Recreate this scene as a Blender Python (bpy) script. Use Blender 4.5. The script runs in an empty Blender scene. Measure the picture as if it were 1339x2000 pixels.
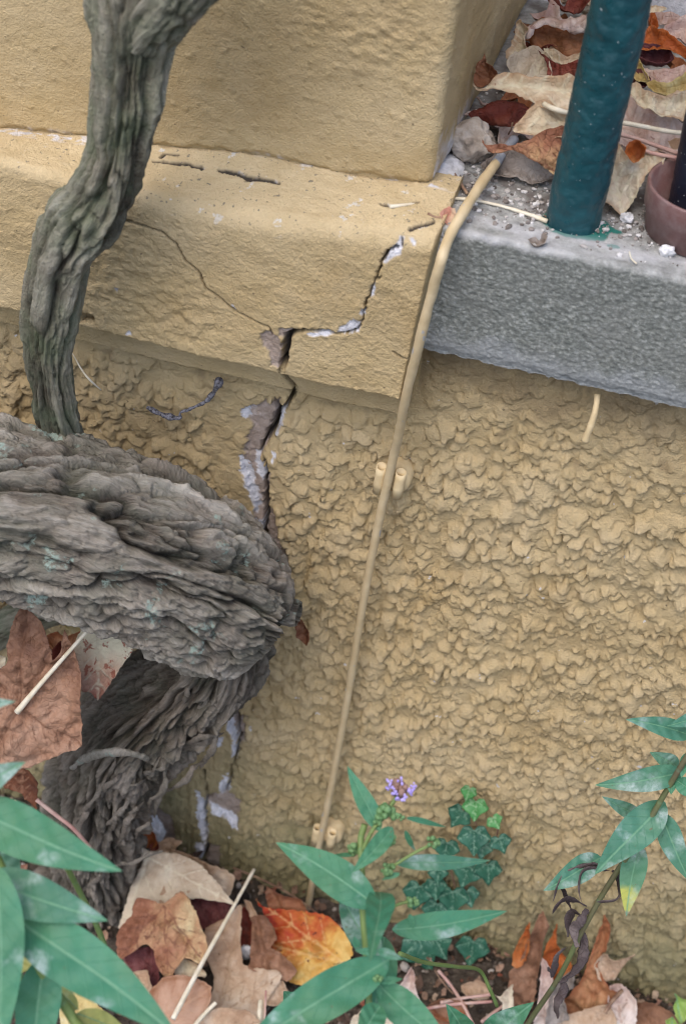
import bpy, bmesh, math, random
import numpy as np
from mathutils import Vector
from mathutils.geometry import delaunay_2d_cdt

random.seed(7)
rng = np.random.default_rng(7)
R = math.radians
scn = bpy.context.scene
COL = scn.collection

# ------------------------------------------------------------ camera
FPX = 2900.0
PS, TH, RO, DIST = R(11.7), R(41.6), R(6.0), 1.28
F = np.array([-math.sin(PS)*math.cos(TH), math.cos(PS)*math.cos(TH), -math.sin(TH)])
R0 = np.array([math.cos(PS), math.sin(PS), 0.0])
D0 = -np.cross(R0, F)
X = math.cos(RO)*R0 - math.sin(RO)*D0
Y = math.sin(RO)*R0 + math.cos(RO)*D0
CAM = np.array([0.19410426, -0.93729401, 1.41862229])
cd = bpy.data.cameras.new('camera')
cam = bpy.data.objects.new('camera', cd); COL.objects.link(cam)
cd.sensor_fit = 'VERTICAL'; cd.sensor_height = 36.0; cd.sensor_width = 24.1
cd.lens = FPX/2000*36.0
cd.clip_start = 0.05; cd.clip_end = 200
from mathutils import Matrix
cam.matrix_world = Matrix(((X[0], -Y[0], -F[0], CAM[0]), (X[1], -Y[1], -F[1], CAM[1]), (X[2], -Y[2], -F[2], CAM[2]), (0, 0, 0, 1)))
cd.dof.use_dof = True; cd.dof.focus_distance = 1.195; cd.dof.aperture_fstop = 7.0
# blender units are metres: aperture = lens(mm)/fstop
scn.camera = cam
# ------------------------------------------------------------ world, sun, exposure (overcast)
SUN_EL, SUN_AZ = R(62), R(200)
w = bpy.data.worlds.new('World'); scn.world = w; w.use_nodes = True
nt = w.node_tree
sky = nt.nodes.new('ShaderNodeTexSky'); sky.sky_type = 'NISHITA'; sky.sun_disc = False
sky.sun_elevation = SUN_EL; sky.sun_rotation = SUN_AZ; sky.dust_density = 3.0; sky.ozone_density = 0.6; sky.air_density = 0.8
nt.links.new(sky.outputs[0], nt.nodes['Background'].inputs[0]); nt.nodes['Background'].inputs[1].default_value = 0.15
sd = bpy.data.lights.new('sun', 'SUN'); sd.energy = 0.55; sd.angle = R(60); sd.color = (1.0, 0.95, 0.88)
sun = bpy.data.objects.new('sun', sd); COL.objects.link(sun)
sv = Vector((math.sin(SUN_AZ)*math.cos(SUN_EL), math.cos(SUN_AZ)*math.cos(SUN_EL), math.sin(SUN_EL)))
sun.rotation_euler = sv.to_track_quat('Z', 'Y').to_euler()
scn.view_settings.view_transform = 'Standard'; scn.view_settings.look = 'None'
scn.view_settings.exposure = 0.97
scn.cycles.filter_width = 1.1; scn.view_settings.gamma = 1

# ------------------------------------------------------------ tracing helpers: photo pixel -> place
def ray(px, py):
    return F + ((px-669.5)/FPX)*X + ((py-1000)/FPX)*Y
def at(px, py, y=0.0):
    r = ray(px, py); return CAM + r*((y-CAM[1])/r[1])
def atz(px, py, z):
    r = ray(px, py); return CAM + r*((z-CAM[2])/r[2])
def atd(px, py, d):
    return CAM + ray(px, py)*d
def atpl(px, py, p0, n):
    r = ray(px, py); return CAM + r*(np.dot(p0-CAM, n)/np.dot(r, n))
def unit(v):
    v = np.asarray(v, float); return v/np.linalg.norm(v)

# ------------------------------------------------------------ noise
def _hash(ix, iy, iz, seed):
    h = (ix*374761393 + iy*668265263 + iz*2147483647 + seed*1274126177) & 0xffffffff
    h = ((h ^ (h >> 13))*1274126177) & 0xffffffff
    return (h ^ (h >> 16)) & 0xffffffff
def pn(x, y, z, seed=0):
    x, y, z = np.broadcast_arrays(np.asarray(x, float), np.asarray(y, float), np.asarray(z, float))
    ix, iy, iz = np.floor(x).astype(np.int64), np.floor(y).astype(np.int64), np.floor(z).astype(np.int64)
    fx, fy, fz = x-ix, y-iy, z-iz
    u, v, w_ = fx*fx*fx*(fx*(fx*6-15)+10), fy*fy*fy*(fy*(fy*6-15)+10), fz*fz*fz*(fz*(fz*6-15)+10)
    out = 0
    for dx in (0, 1):
        for dy in (0, 1):
            for dz in (0, 1):
                h = _hash(ix+dx, iy+dy, iz+dz, seed)
                a = ((h & 1023)/1023.0*2-1); b = (((h >> 10) & 1023)/1023.0*2-1); c = (((h >> 20) & 1023)/1023.0*2-1)
                g = a*(fx-dx)+b*(fy-dy)+c*(fz-dz)
                out = out + g*(u if dx else 1-u)*(v if dy else 1-v)*(w_ if dz else 1-w_)
    return out*1.4
def fbm(x, y, z, oct=4, seed=0, gain=0.5):
    s, a, f = 0, 1.0, 1.0
    for o in range(oct):
        s = s + a*pn(x*f, y*f, z*f, seed+o*17); a *= gain; f *= 2.03
    return s
def worley(x, y, z, seed=0):
    ix, iy, iz = np.floor(x).astype(np.int64), np.floor(y).astype(np.int64), np.floor(z).astype(np.int64)
    f1 = np.full(x.shape, 9.0); f2 = np.full(x.shape, 9.0); idr = np.zeros(x.shape)
    for dx in (-1, 0, 1):
        for dy in (-1, 0, 1):
            for dz in (-1, 0, 1):
                h = _hash(ix+dx, iy+dy, iz+dz, seed)
                px = ix+dx+(h & 1023)/1023.0; py = iy+dy+((h >> 10) & 1023)/1023.0; pz = iz+dz+((h >> 20) & 1023)/1023.0
                d = np.sqrt((px-x)**2+(py-y)**2+(pz-z)**2)
                n = d < f1
                f2 = np.where(n, f1, np.minimum(f2, d)); f1 = np.where(n, d, f1)
                idr = np.where(n, ((h >> 5) & 255)/255.0, idr)
    return f1, f2, idr
def sst(a, b, v):
    t = np.clip((v-a)/(b-a), 0, 1); return t*t*(3-2*t)
def seg_dist(px, pz, pts):
    """distance to a polyline of (x, z, halfwidth); returns distance and the half width there"""
    best = np.full(px.shape, 9.0); wd = np.zeros(px.shape)
    for (x0, z0, w0), (x1, z1, w1) in zip(pts[:-1], pts[1:]):
        dx, dz = x1-x0, z1-z0; L = dx*dx+dz*dz+1e-12
        t = np.clip(((px-x0)*dx+(pz-z0)*dz)/L, 0, 1)
        d = np.hypot(px-x0-t*dx, pz-z0-t*dz); n = d < best
        best = np.where(n, d, best); wd = np.where(n, w0+t*(w1-w0), wd)
    return best, wd
def poly_sd(px, pz, pts):
    """signed distance to polygon, positive inside"""
    ins = np.zeros(px.shape, bool); best = np.full(px.shape, 9.0)
    n = len(pts)
    for i in range(n):
        x0, z0 = pts[i]; x1, z1 = pts[(i+1) % n]
        dx, dz = x1-x0, z1-z0; L = dx*dx+dz*dz+1e-12
        t = np.clip(((px-x0)*dx+(pz-z0)*dz)/L, 0, 1)
        best = np.minimum(best, np.hypot(px-x0-t*dx, pz-z0-t*dz))
        if abs(dz) > 1e-12:
            ins ^= ((z0 > pz) != (z1 > pz)) & (px < dx*(pz-z0)/dz+x0)
    return np.where(ins, best, -best)

# ------------------------------------------------------------ object helpers
def tag(o, label=None, cat=None, group=None, kind=None):
    if label: o['label'] = label
    if cat: o['category'] = cat
    if group: o['group'] = group
    if kind: o['kind'] = kind
    return o
def empty(name, loc, label, cat, group=None):
    o = bpy.data.objects.new(name, None); COL.objects.link(o)
    o.empty_display_size = 0.02; o.location = tuple(float(a) for a in loc)
    return tag(o, label, cat, group)
def wmat(q):
    m = Matrix.Translation(q.location)
    return wmat(q.parent) @ q.matrix_parent_inverse @ m if q.parent else m
def link(name, me, mat, parent=None):
    o = bpy.data.objects.new(name, me); COL.objects.link(o)
    if mat: me.materials.append(mat)
    if parent:
        o.parent = parent
        o.matrix_parent_inverse = wmat(parent).inverted()
    return o
def np_mesh(name, V, Fq, attrs=None, smooth=True):
    V = np.ascontiguousarray(V, dtype=np.float32).reshape(-1, 3); Fq = np.ascontiguousarray(Fq, dtype=np.int32)
    k = Fq.shape[1]
    me = bpy.data.meshes.new(name)
    me.vertices.add(len(V)); me.vertices.foreach_set('co', V.ravel())
    me.loops.add(Fq.size); me.loops.foreach_set('vertex_index', Fq.ravel())
    me.polygons.add(len(Fq)); me.polygons.foreach_set('loop_start', np.arange(0, Fq.size, k, dtype=np.int32))
    me.polygons.foreach_set('loop_total', np.full(len(Fq), k, dtype=np.int32))
    me.polygons.foreach_set('use_smooth', np.full(len(Fq), smooth))
    me.update(calc_edges=True)
    for n, a in (attrs or {}).items():
        at_ = me.attributes.new(n, 'FLOAT', 'POINT'); at_.data.foreach_set('value', np.ascontiguousarray(a, dtype=np.float32).ravel())
    me.validate()
    return me
def grid_obj(name, P, mat, parent=None, attrs=None, closed=False, flip=False):
    nu, nv = P.shape[:2]
    idx = np.arange(nu*nv).reshape(nu, nv)
    a = idx if not closed else np.vstack([idx, idx[:1]])
    q = np.stack([a[:-1, :-1], a[1:, :-1], a[1:, 1:], a[:-1, 1:]], -1).reshape(-1, 4)
    if flip: q = q[:, ::-1]
    return link(name, np_mesh(name, P, q, attrs), mat, parent)

# ------------------------------------------------------------ materials
class NT:
    def __init__(s, name, rough=0.8, spec=0.3):
        s.m = bpy.data.materials.new(name); s.m.use_nodes = True; s.t = s.m.node_tree; s.n = s.t.nodes
        s.b = s.n['Principled BSDF']; s.b.inputs['Roughness'].default_value = rough; s.b.inputs['Specular IOR Level'].default_value = spec
        s.co = s.n.new('ShaderNodeTexCoord').outputs['Object']
    def lk(s, a, b): s.t.links.new(a, b)
    def set(s, sock, v):
        if hasattr(v, 'is_linked') or isinstance(v, bpy.types.NodeSocket): s.lk(v, sock)
        elif isinstance(v, (tuple, list)): sock.default_value = (*v, 1.0) if len(v) == 3 and len(sock.default_value) == 4 else v
        else: sock.default_value = v
    def noise(s, scale, detail=4, rough=0.55, dist=0.0, vec=None, stretch=None):
        n = s.n.new('ShaderNodeTexNoise'); n.inputs['Scale'].default_value = scale; n.inputs['Detail'].default_value = detail
        n.inputs['Roughness'].default_value = rough; n.inputs['Distortion'].default_value = dist
        v = vec or s.co
        if stretch:
            mp = s.n.new('ShaderNodeMapping'); mp.inputs['Scale'].default_value = stretch; s.lk(v, mp.inputs[0]); v = mp.outputs[0]
        s.lk(v, n.inputs['Vector']); return n.outputs['Fac']
    def vor(s, scale, feat='F1', stretch=None):
        n = s.n.new('ShaderNodeTexVoronoi'); n.feature = feat; n.inputs['Scale'].default_value = scale
        v = s.co
        if stretch:
            mp = s.n.new('ShaderNodeMapping'); mp.inputs['Scale'].default_value = stretch; s.lk(v, mp.inputs[0]); v = mp.outputs[0]
        s.lk(v, n.inputs['Vector']); return n.outputs['Distance']
    def attr(s, name):
        n = s.n.new('ShaderNodeAttribute'); n.attribute_name = name; return n.outputs['Fac']
    def mr(s, v, a, b, c=0.0, d=1.0):
        n = s.n.new('ShaderNodeMapRange'); s.set(n.inputs[0], v)
        for i, q in enumerate((a, b, c, d)): n.inputs[i+1].default_value = q
        return n.outputs[0]
    def math(s, op, a, b=0.0):
        n = s.n.new('ShaderNodeMath'); n.operation = op; s.set(n.inputs[0], a); s.set(n.inputs[1], b); return n.outputs[0]
    def mix(s, f, a, b, mode='MIX'):
        n = s.n.new('ShaderNodeMix'); n.data_type = 'RGBA'; n.blend_type = mode
        s.set(n.inputs[0], f); s.set(n.inputs[6], a); s.set(n.inputs[7], b); return n.outputs[2]
    def ramp(s, f, stops):
        n = s.n.new('ShaderNodeValToRGB'); e = n.color_ramp.elements
        while len(e) < len(stops): e.new(0.5)
        for el, (p, c) in zip(e, stops): el.position = p; el.color = (*c, 1.0)
        s.set(n.inputs[0], f); return n.outputs[0]
    def bump(s, h, dist=0.001, strength=1.0, normal=None):
        n = s.n.new('ShaderNodeBump'); n.inputs['Distance'].default_value = dist; n.inputs['Strength'].default_value = strength
        s.set(n.inputs['Height'], h)
        if normal: s.lk(normal, n.inputs['Normal'])
        return n.outputs[0]
    def z(s):
        g = s.n.new('ShaderNodeSeparateXYZ'); s.lk(s.co, g.inputs[0]); return g.outputs[2]
    def out(s, col, normal=None, rough=None):
        s.set(s.b.inputs['Base Color'], col)
        if normal: s.lk(normal, s.b.inputs['Normal'])
        if rough is not None: s.set(s.b.inputs['Roughness'], rough)
        return s.m
    def translucent(s, col, fac):
        t = s.n.new('ShaderNodeBsdfTranslucent'); s.set(t.inputs[0], col)
        mx = s.n.new('ShaderNodeMixShader'); mx.inputs[0].default_value = fac
        s.lk(s.b.outputs[0], mx.inputs[1]); s.lk(t.outputs[0], mx.inputs[2])
        s.lk(mx.outputs[0], s.n['Material Output'].inputs['Surface'])

OCH = (0.515, 0.396, 0.210); OCH2 = (0.595, 0.478, 0.285); OCHD = (0.45, 0.328, 0.158)
def wall_material(name, algae=False, fine=0.00055, flecks=0.745, skylit_top=False):
    s = NT(name, 0.72, 0.25)
    n1 = s.noise(9, 5, 0.6); n2 = s.noise(55, 4, 0.6)
    c = s.ramp(n1, [(0.3, OCHD), (0.5, OCH), (0.72, OCH2)])
    c = s.mix(s.mr(n2, 0.35, 0.7, 0, 0.45), c, (0.54, 0.42, 0.245))
    hi = s.attr('hgt')
    c = s.mix(s.mr(hi, 0.3, 1.0, 0, 0.5), c, (0.58, 0.47, 0.30))          # paler on the high spots
    if algae:
        zz = s.math('ADD', s.z(), s.mr(s.noise(14, 4), 0.3, 0.7, -0.09, 0.09))
        c = s.mix(s.mr(zz, 0.26, 0.03, 0, 0.82), c, (0.205, 0.195, 0.10))
        sb_ = s.attr('shade_blotches')
        c = s.mix(s.math('MULTIPLY', sb_, s.mr(s.noise(45, 5), 0.35, 0.6, 0.35, 0.95)), c, (0.20, 0.15, 0.085))  # coping's cast shade, plus blotches below the fillet, painted into the colour
    if skylit_top:
        c = s.mix(s.math('MULTIPLY', s.attr('top'), s.mr(s.noise(40, 5), 0.3, 0.65, 0.35, 0.95)), c, (0.66, 0.53, 0.32))  # sky-lit brightness of the plinth top put into its colour
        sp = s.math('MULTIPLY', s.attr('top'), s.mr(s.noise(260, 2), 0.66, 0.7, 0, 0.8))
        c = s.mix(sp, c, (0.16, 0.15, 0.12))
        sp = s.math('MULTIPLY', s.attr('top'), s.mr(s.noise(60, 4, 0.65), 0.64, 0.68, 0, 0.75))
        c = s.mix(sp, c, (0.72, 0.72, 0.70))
    fl = s.noise(120, 2, 0.5)
    c = s.mix(s.mr(fl, flecks, flecks+0.02, 0, 0.8), c, (0.62, 0.62, 0.62))
    c = s.mix(s.mr(s.noise(170, 2, 0.5, vec=None, stretch=(1, 1, 1.7)), 0.74, 0.76, 0, 0.7), c, (0.10, 0.08, 0.05))
    mort = s.ramp(s.noise(90, 5, 0.65), [(0.3, (0.30, 0.235, 0.19)), (0.55, (0.43, 0.35, 0.30)), (0.75, (0.60, 0.54, 0.52))])
    c = s.mix(s.attr('mortar'), c, mort)
    wh = s.ramp(s.noise(150, 4, 0.6), [(0.35, (0.55, 0.56, 0.60)), (0.6, (0.80, 0.80, 0.84))])
    c = s.mix(s.attr('white'), c, wh)
    c = s.mix(s.attr('gap'), c, (0.05, 0.042, 0.035))
    g_ = s.noise(750, 3, 0.6)
    c = s.mix(s.mr(g_, 0.3, 0.7, 0.09, 0.0), c, (0.30, 0.21, 0.11))
    h = s.math('ADD', s.noise(380, 5, 0.65), s.math('MULTIPLY', g_, 0.7))
    nb = s.bump(h, fine*4, 0.9)
    return s.out(c, nb, 0.74)

def bark_material(name, base, mid, hi, moss, lichen=0.0, moss_amt=0.5, stretch=None):
    s = NT(name, 0.9, 0.15)
    hg = s.attr('hgt')
    cb = s.n.new('ShaderNodeCombineXYZ')
    for i_, nm in enumerate(('fu', 'fv', 'fw')): s.lk(s.attr(nm), cb.inputs[i_])
    fib = s.noise(260, 6, 0.72, 0.4, vec=cb.outputs[0]); fib2 = s.noise(900, 4, 0.7, 0.3, vec=cb.outputs[0])
    n1 = s.noise(70, 6, 0.7)
    t_ = s.math('ADD', s.math('MULTIPLY', hg, 0.48), s.math('MULTIPLY', n1, 0.30))
    t_ = s.math('ADD', t_, s.math('MULTIPLY', s.mr(fib, 0.28, 0.72), 0.26)); t_ = s.math('ADD', t_, s.math('MULTIPLY', s.mr(fib2, 0.3, 0.7), 0.10))
    c = s.ramp(t_, [(0.22, base), (0.5, mid), (0.80, hi)])
    c = s.mix(s.mr(s.noise(28, 5, 0.7), 0.42, 0.68, 0, 0.22), c, (0.24, 0.155, 0.11))
    mo = s.math('MULTIPLY', s.mr(s.noise(22, 5, 0.65), 0.42, 0.62, 0, moss_amt), s.mr(hg, 0.0, 0.9, 1.0, 0.5))
    c = s.mix(mo, c, moss)
    if lichen:
        li = s.math('MULTIPLY', s.mr(s.noise(34, 3, 0.6), lichen, lichen+0.05, 0, 1.0), s.mr(s.noise(260, 3, 0.6), 0.42, 0.56, 0, 0.9))
        c = s.mix(li, c, (0.38, 0.49, 0.42))
    hh = s.math('ADD', s.math('MULTIPLY', fib, 1.3), s.math('MULTIPLY', fib2, 0.6))
    nb = s.bump(s.math('ADD', hh, s.math('MULTIPLY', s.noise(420, 5, 0.7), 0.7)), 0.0036, 1.0)
    return s.out(c, nb, 0.9)

def leaf_material(name, cols, gw=0.3, spots=None, spot_amt=0.66, vein=(0.62, 0.5, 0.34), vein_w=0.0016, vein_f=0.75, edge=None, rough=0.62, nscale=26, trans=0.2, wrinkle=0.0011):
    s = NT(name, rough, 0.35)
    fac = s.math('ADD', s.math('MULTIPLY', s.attr('grad'), gw), s.math('MULTIPLY', s.mr(s.noise(nscale, 6, 0.66, 0.6), 0.32, 0.68), 1-gw))
    k = len(cols)
    c = s.ramp(fac, [(0.12+0.76*i/(k-1), q) for i, q in enumerate(cols)])
    if edge: c = s.mix(s.mr(s.math('ADD', s.attr('edge'), s.mr(s.noise(90, 3), 0.3, 0.7, -0.002, 0.002)), 0.0005, 0.006, 0.85, 0.0), c, edge)
    if spots: c = s.mix(s.mr(s.noise(nscale*2.6, 4, 0.62, 0.4), spot_amt, spot_amt+0.025, 0, 0.9), c, spots)
    c = s.mix(s.mr(s.attr('vein'), vein_w*0.3, vein_w, vein_f, 0.0), c, vein)
    net = s.vor(210, 'DISTANCE_TO_EDGE')
    h = s.math('ADD', s.noise(75, 6, 0.62, 0.8), s.math('MULTIPLY', s.mr(net, 0.0, 0.12), 0.25))
    h = s.math('ADD', h, s.mr(s.attr('vein'), 0, 0.0018, 0.55, 0.0))
    m = s.out(c, s.bump(h, wrinkle*1.6, 0.8), rough)
    s.translucent(c, trans)
    return m

def green_material(name, c1, c2, mildew=0.0, tip=None, rough=0.5, rib=(0.15, 0.33, 0.20)):
    s = NT(name, rough, 0.4)
    c = s.mix(s.mr(s.noise(30, 4), 0.3, 0.7), c1, c2)
    if tip:
        t = s.math('ADD', s.attr('along'), s.mr(s.noise(60, 4), 0.3, 0.7, -0.12, 0.12))
        c = s.mix(s.mr(t, 0.55, 0.72), c, tip[0]); c = s.mix(s.mr(t, 0.86, 0.95), c, tip[1])
    if mildew:
        mm = s.math('MULTIPLY', s.mr(s.noise(38, 3, 0.55), 0.62-mildew*0.22, 0.76-mildew*0.16, 0, 1.0), s.mr(s.noise(420, 3, 0.6), 0.3, 0.62, 0.25, 0.75))
        c = s.mix(mm, c, (0.52, 0.62, 0.62))
    c = s.mix(s.mr(s.noise(16, 5, 0.7), 0.4, 0.75, 0, 0.35), c, (0.13, 0.22, 0.06))
    c = s.mix(s.mr(s.noise(230, 2, 0.5), 0.73, 0.76, 0, 0.7), c, (0.14, 0.09, 0.05))
    sv = s.math('ABSOLUTE', s.math('SINE', s.math('MULTIPLY', s.math('SUBTRACT', s.attr('along'), s.math('MULTIPLY', s.attr('rib'), 0.16)), 30.0)))
    svm = s.mr(sv, 0.0, 0.16, 0.30, 0.0)
    c = s.mix(svm, c, rib)
    c = s.mix(s.mr(s.attr('rib'), 0.02, 0.09, 0.75, 0.0), c, rib)
    m = s.out(c, s.bump(s.math('ADD', s.math('ADD', s.noise(160, 4), s.math('MULTIPLY', svm, -1.2)), s.mr(s.attr('rib'), 0, 0.12, 0.6, 0)), 0.0009, 0.7), rough)
    s.translucent(s.mix(0.5, c, (0.25, 0.5, 0.15)), 0.18)
    return m

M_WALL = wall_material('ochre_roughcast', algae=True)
M_PLASTER = wall_material('ochre_plaster', fine=0.0005, flecks=0.80, skylit_top=True)
M_BARKG = bark_material('mossy_bark', (0.065, 0.062, 0.045), (0.27, 0.26, 0.195), (0.52, 0.49, 0.40), (0.16, 0.22, 0.12), moss_amt=0.5)
M_BARKB = bark_material('brown_bark', (0.042, 0.036, 0.028), (0.275, 0.25, 0.205), (0.57, 0.53, 0.46), (0.16, 0.19, 0.13), lichen=0.615, moss_amt=0.30)
M_BARKD = bark_material('dark_bark', (0.04, 0.034, 0.027), (0.21, 0.185, 0.15), (0.44, 0.39, 0.33), (0.09, 0.11, 0.07), moss_amt=0.30)  # last one: darker bark tone for the root and its strips

# ============================================================ ROUGHCAST WALL
def line_xz(pts, y, wscale=1/2260.0):
    out = []
    for p in pts:
        q = at(p[0], p[1], y); out.append((q[0], q[2], (p[2] if len(p) > 2 else 3)*wscale*0.5))
    return out
def poly_xz(pts, y): return [(at(a, b, y)[0], at(a, b, y)[2]) for a, b in pts]

def nonuni(a, b, lo, hi, fine, coarse):
    s = []
    if a < lo: s.append(np.arange(a, lo, coarse))
    s.append(np.arange(max(a, lo), min(b, hi), fine))
    if b > hi: s.append(np.arange(hi, b+coarse, coarse))
    return np.concatenate(s)

def build_wall():
    xs = nonuni(-0.75, 0.95, -0.35, 0.46, 0.00105, 0.005)
    zs = np.arange(-0.06, 0.80, 0.0011)
    Xg, Zg = np.meshgrid(xs, zs, indexing='ij')
    wx = fbm(Xg*90, Zg*90, 0.3, 3, 5, 0.5)*0.0030; wz = fbm(Xg*90, Zg*90, 7.7, 3, 9, 0.5)*0.0027
    Xw, Zw = Xg+wx, Zg+wz
    # where the render is smooth / rough
    smooth = sst(0.660, 0.71, Zg + fbm(Xg*18, 0, Zg*18, 2, 3)*0.02) * (Xg < 0.06)
    smooth = np.maximum(smooth, 0.6*sst(0.64, 0.78, Zg))
    for pl, k in (([(395, 770), (500, 760), (560, 800), (535, 1000), (520, 1080), (430, 1030), (405, 900)], 0.85),
                  ([(255, 1440), (380, 1370), (470, 1380), (500, 1500), (470, 1620), (420, 1720), (270, 1720)], 0.8)):
        sd_ = poly_sd(Xg, Zg, poly_xz(pl, 0)) + fbm(Xg*40, Zg*40, 2, 2, 4)*0.01
        smooth = np.maximum(smooth, k*sst(-0.008, 0.012, sd_))
    H = fbm(Xg*16, Zg*16, 1.0, 3, 2)*0.0035
    def splat(n, r0, r1, h0, h1, stack, seed):
        rg = np.random.default_rng(seed)
        cx = rg.uniform(-0.74, 0.94, n); cz = rg.uniform(-0.05, 0.79, n)
        rr = r0+(r1-r0)*rg.random(n)**1.6; asp = rg.uniform(0.55, 1.0, n); ang = rg.normal(0.0, 0.6, n); hh = h0+(h1-h0)*rg.random(n)
        pw = rg.uniform(0.42, 0.72, n)
        for i in range(n):
            r_ = rr[i]
            if cx[i] < -0.36 or cx[i] > 0.47:
                if i % 3: continue
            i0, i1 = np.searchsorted(xs, (cx[i]-r_*1.5, cx[i]+r_*1.5)); j0, j1 = np.searchsorted(zs, (cz[i]-r_*1.5, cz[i]+r_*1.5))
            if i1-i0 < 2 or j1-j0 < 2: continue
            ca, sa = math.cos(ang[i]), math.sin(ang[i])
            dx = Xw[i0:i1, j0:j1]-cx[i]; dz = Zw[i0:i1, j0:j1]-cz[i]
            u = (dx*ca+dz*sa)/r_; v = (-dx*sa+dz*ca)/(r_*asp[i])
            d2 = u*u+v*v
            ic, jc = min(i1-1, (i0+i1)//2), min(j1-1, (j0+j1)//2)
            b = H[ic, jc]*stack
            k = 1-0.9*smooth[ic, jc]
            if k < 0.25 and hash((i, seed)) % 3: continue
            prof = b+hh[i]*k*np.maximum(0, 1-d2)**pw[i]
            prof[d2 >= 1] = -1
            H[i0:i1, j0:j1] = np.maximum(H[i0:i1, j0:j1], prof)
    splat(2200, 0.009, 0.017, 0.002, 0.0055, 0.4, 11)
    splat(9500, 0.0040, 0.0088, 0.0028, 0.0062, 0.60, 12)
    splat(15000, 0.0020, 0.0045, 0.0013, 0.0032, 0.90, 13)
    rough = 1-smooth
    H += rough*fbm(Xg*230, Zg*230, 0, 2, 21)*0.0006 + fbm(Xg*330, Zg*200, 0, 2, 24)*0.00028
    streak = poly_sd(Xg, Zg, poly_xz([(285, 1470), (470, 1400), (470, 1600), (420, 1720), (280, 1720)], 0))
    H += sst(-0.01, 0.01, streak)*fbm(Xg*170, Zg*22, 5, 3, 31)*0.0018
    H += sst(0.0, 0.5, smooth)*fbm(Xg*55, Zg*80, 5, 4, 33)*0.0011
    hgt = np.clip(H/0.013, 0, 1)
    # flaked patches, cracks
    mort = np.zeros_like(H); white = np.zeros_like(H); gap = np.zeros_like(H)
    jit = fbm(Xg*130, Zg*130, 3, 4, 41, 0.65)*0.0036
    MP = [[(468, 800), (500, 790), (550, 772), (540, 830), (515, 872), (500, 892), (474, 884), (482, 850), (492, 830)],
          [(468, 888), (505, 885), (515, 900), (530, 930), (520, 1000), (508, 1070), (480, 1050), (495, 1010), (500, 980), (475, 930)],
          [(516, 985), (540, 1000), (545, 1040), (570, 1085), (562, 1110), (530, 1095), (512, 1070)],
          [(440, 1385), (480, 1395), (487, 1440), (470, 1450), (455, 1440)],
          [(400, 1556), (440, 1540), (472, 1562), (464, 1615), (447, 1603), (432, 1588), (408, 1580)],
          [(402, 1640), (430, 1650), (430, 1700), (395, 1700)], [(280, 1520), (300, 1560), (335, 1600), (350, 1660), (310, 1670), (280, 1620)]]
    for pl in MP:
        m_ = sst(-0.0006, 0.0008, poly_sd(Xg, Zg, poly_xz(pl, 0))+jit)
        flat = np.minimum(H, fbm(Xg*60, Zg*60, 9, 4, 44)*0.0022-0.002)
        H = H*(1-m_)+(flat-0.0022)*m_; mort = np.maximum(mort, m_)
    WP = [[(463, 890), (478, 903), (492, 922), (502, 960), (507, 985), (498, 1005), (488, 975), (476, 940), (468, 915)],
          [(499, 888), (511, 896), (521, 930), (510, 938), (500, 925)], [(493, 1018), (515, 1018), (512, 1045), (488, 1050)],
          [(465, 1035), (474, 1036), (472, 1048), (464, 1044)], [(466, 800), (482, 795), (490, 815), (478, 820)],
          [(384, 1540), (398, 1556), (403, 1600), (406, 1640), (396, 1640), (386, 1600)], [(384, 1645), (402, 1645), (397, 1675), (384, 1672)],
          [(430, 1528), (445, 1508), (449, 1540), (430, 1556)], [(452, 1400), (462, 1440), (463, 1475), (452, 1478), (457, 1445), (443, 1415)],
          [(408, 1572), (440, 1586), (462, 1600), (464, 1618), (450, 1608), (436, 1592), (412, 1588)],
          [(290, 1520), (299, 1535), (302, 1565), (292, 1560)], [(290, 1605), (318, 1625), (316, 1650), (300, 1640)],
          [(424, 1440), (436, 1440), (434, 1452), (424, 1452)], [(778, 888), (800, 898), (800, 912), (780, 905)],
          [(545, 800), (560, 795), (550, 830), (540, 850)], [(530, 880), (540, 884), (534, 896)]]
    for pl in WP:
        white = np.maximum(white, sst(-0.0008, 0.0005, poly_sd(Xg, Zg, poly_xz(pl, 0))+jit*0.8))
    H -= 0.0006*white
    CR = [[(548, 715, 12), (560, 745, 8), (577, 762, 7), (560, 785, 8), (545, 795, 10), (537, 830, 12), (520, 862, 10), (508, 880, 4), (518, 900, 4), (520, 940, 4), (519, 975, 9), (517, 1010, 8), (514, 1065, 9), (510, 1100, 6)],
          [(462, 1380, 8), (463, 1420, 9), (466, 1450, 7), (460, 1480, 5), (450, 1520, 6), (440, 1545, 5), (407, 1558, 6), (400, 1570, 6), (403, 1620, 5), (406, 1645, 7), (400, 1672, 8), (396, 1700, 5)],
          [(398, 1500, 3), (402, 1530, 4), (405, 1560, 4)], [(720, 560, 2), (700, 600, 2)]]
    for c_ in CR[:3]:
        pts = line_xz(c_, 0); d, w_ = seg_dist(Xg+jit*0.9, Zg-jit*0.6, pts)
        g = sst(w_*1.25+0.0006, w_*0.55, d); gap = np.maximum(gap, g)
    H = H*(1-gap)-0.035*gap
    shade_blotches = np.clip(0.9*sst(0.695, 0.755, Zg+fbm(Xg*30, Zg*30, 0, 3, 77)*0.02)*(Xg > 0.05), 0, 1)  # shade under the coping, painted as a dark band on the wall
    shade_blotches = np.maximum(shade_blotches, 0.6*sst(0.9, 0.4, np.abs(Zg-0.69)/0.02)*sst(0.25, 0.5, fbm(Xg*25, Zg*40, 4, 3, 78)))  # broken darker patches just below the fillet
    # sagging lumps: pulled down as they swell out, so each overhangs its lower edge
    sag = np.clip(H, 0, 0.022)*0.72*(rough*0.8+0.2)
    P = np.stack([Xg, -H, Zg-sag], -1)
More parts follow.
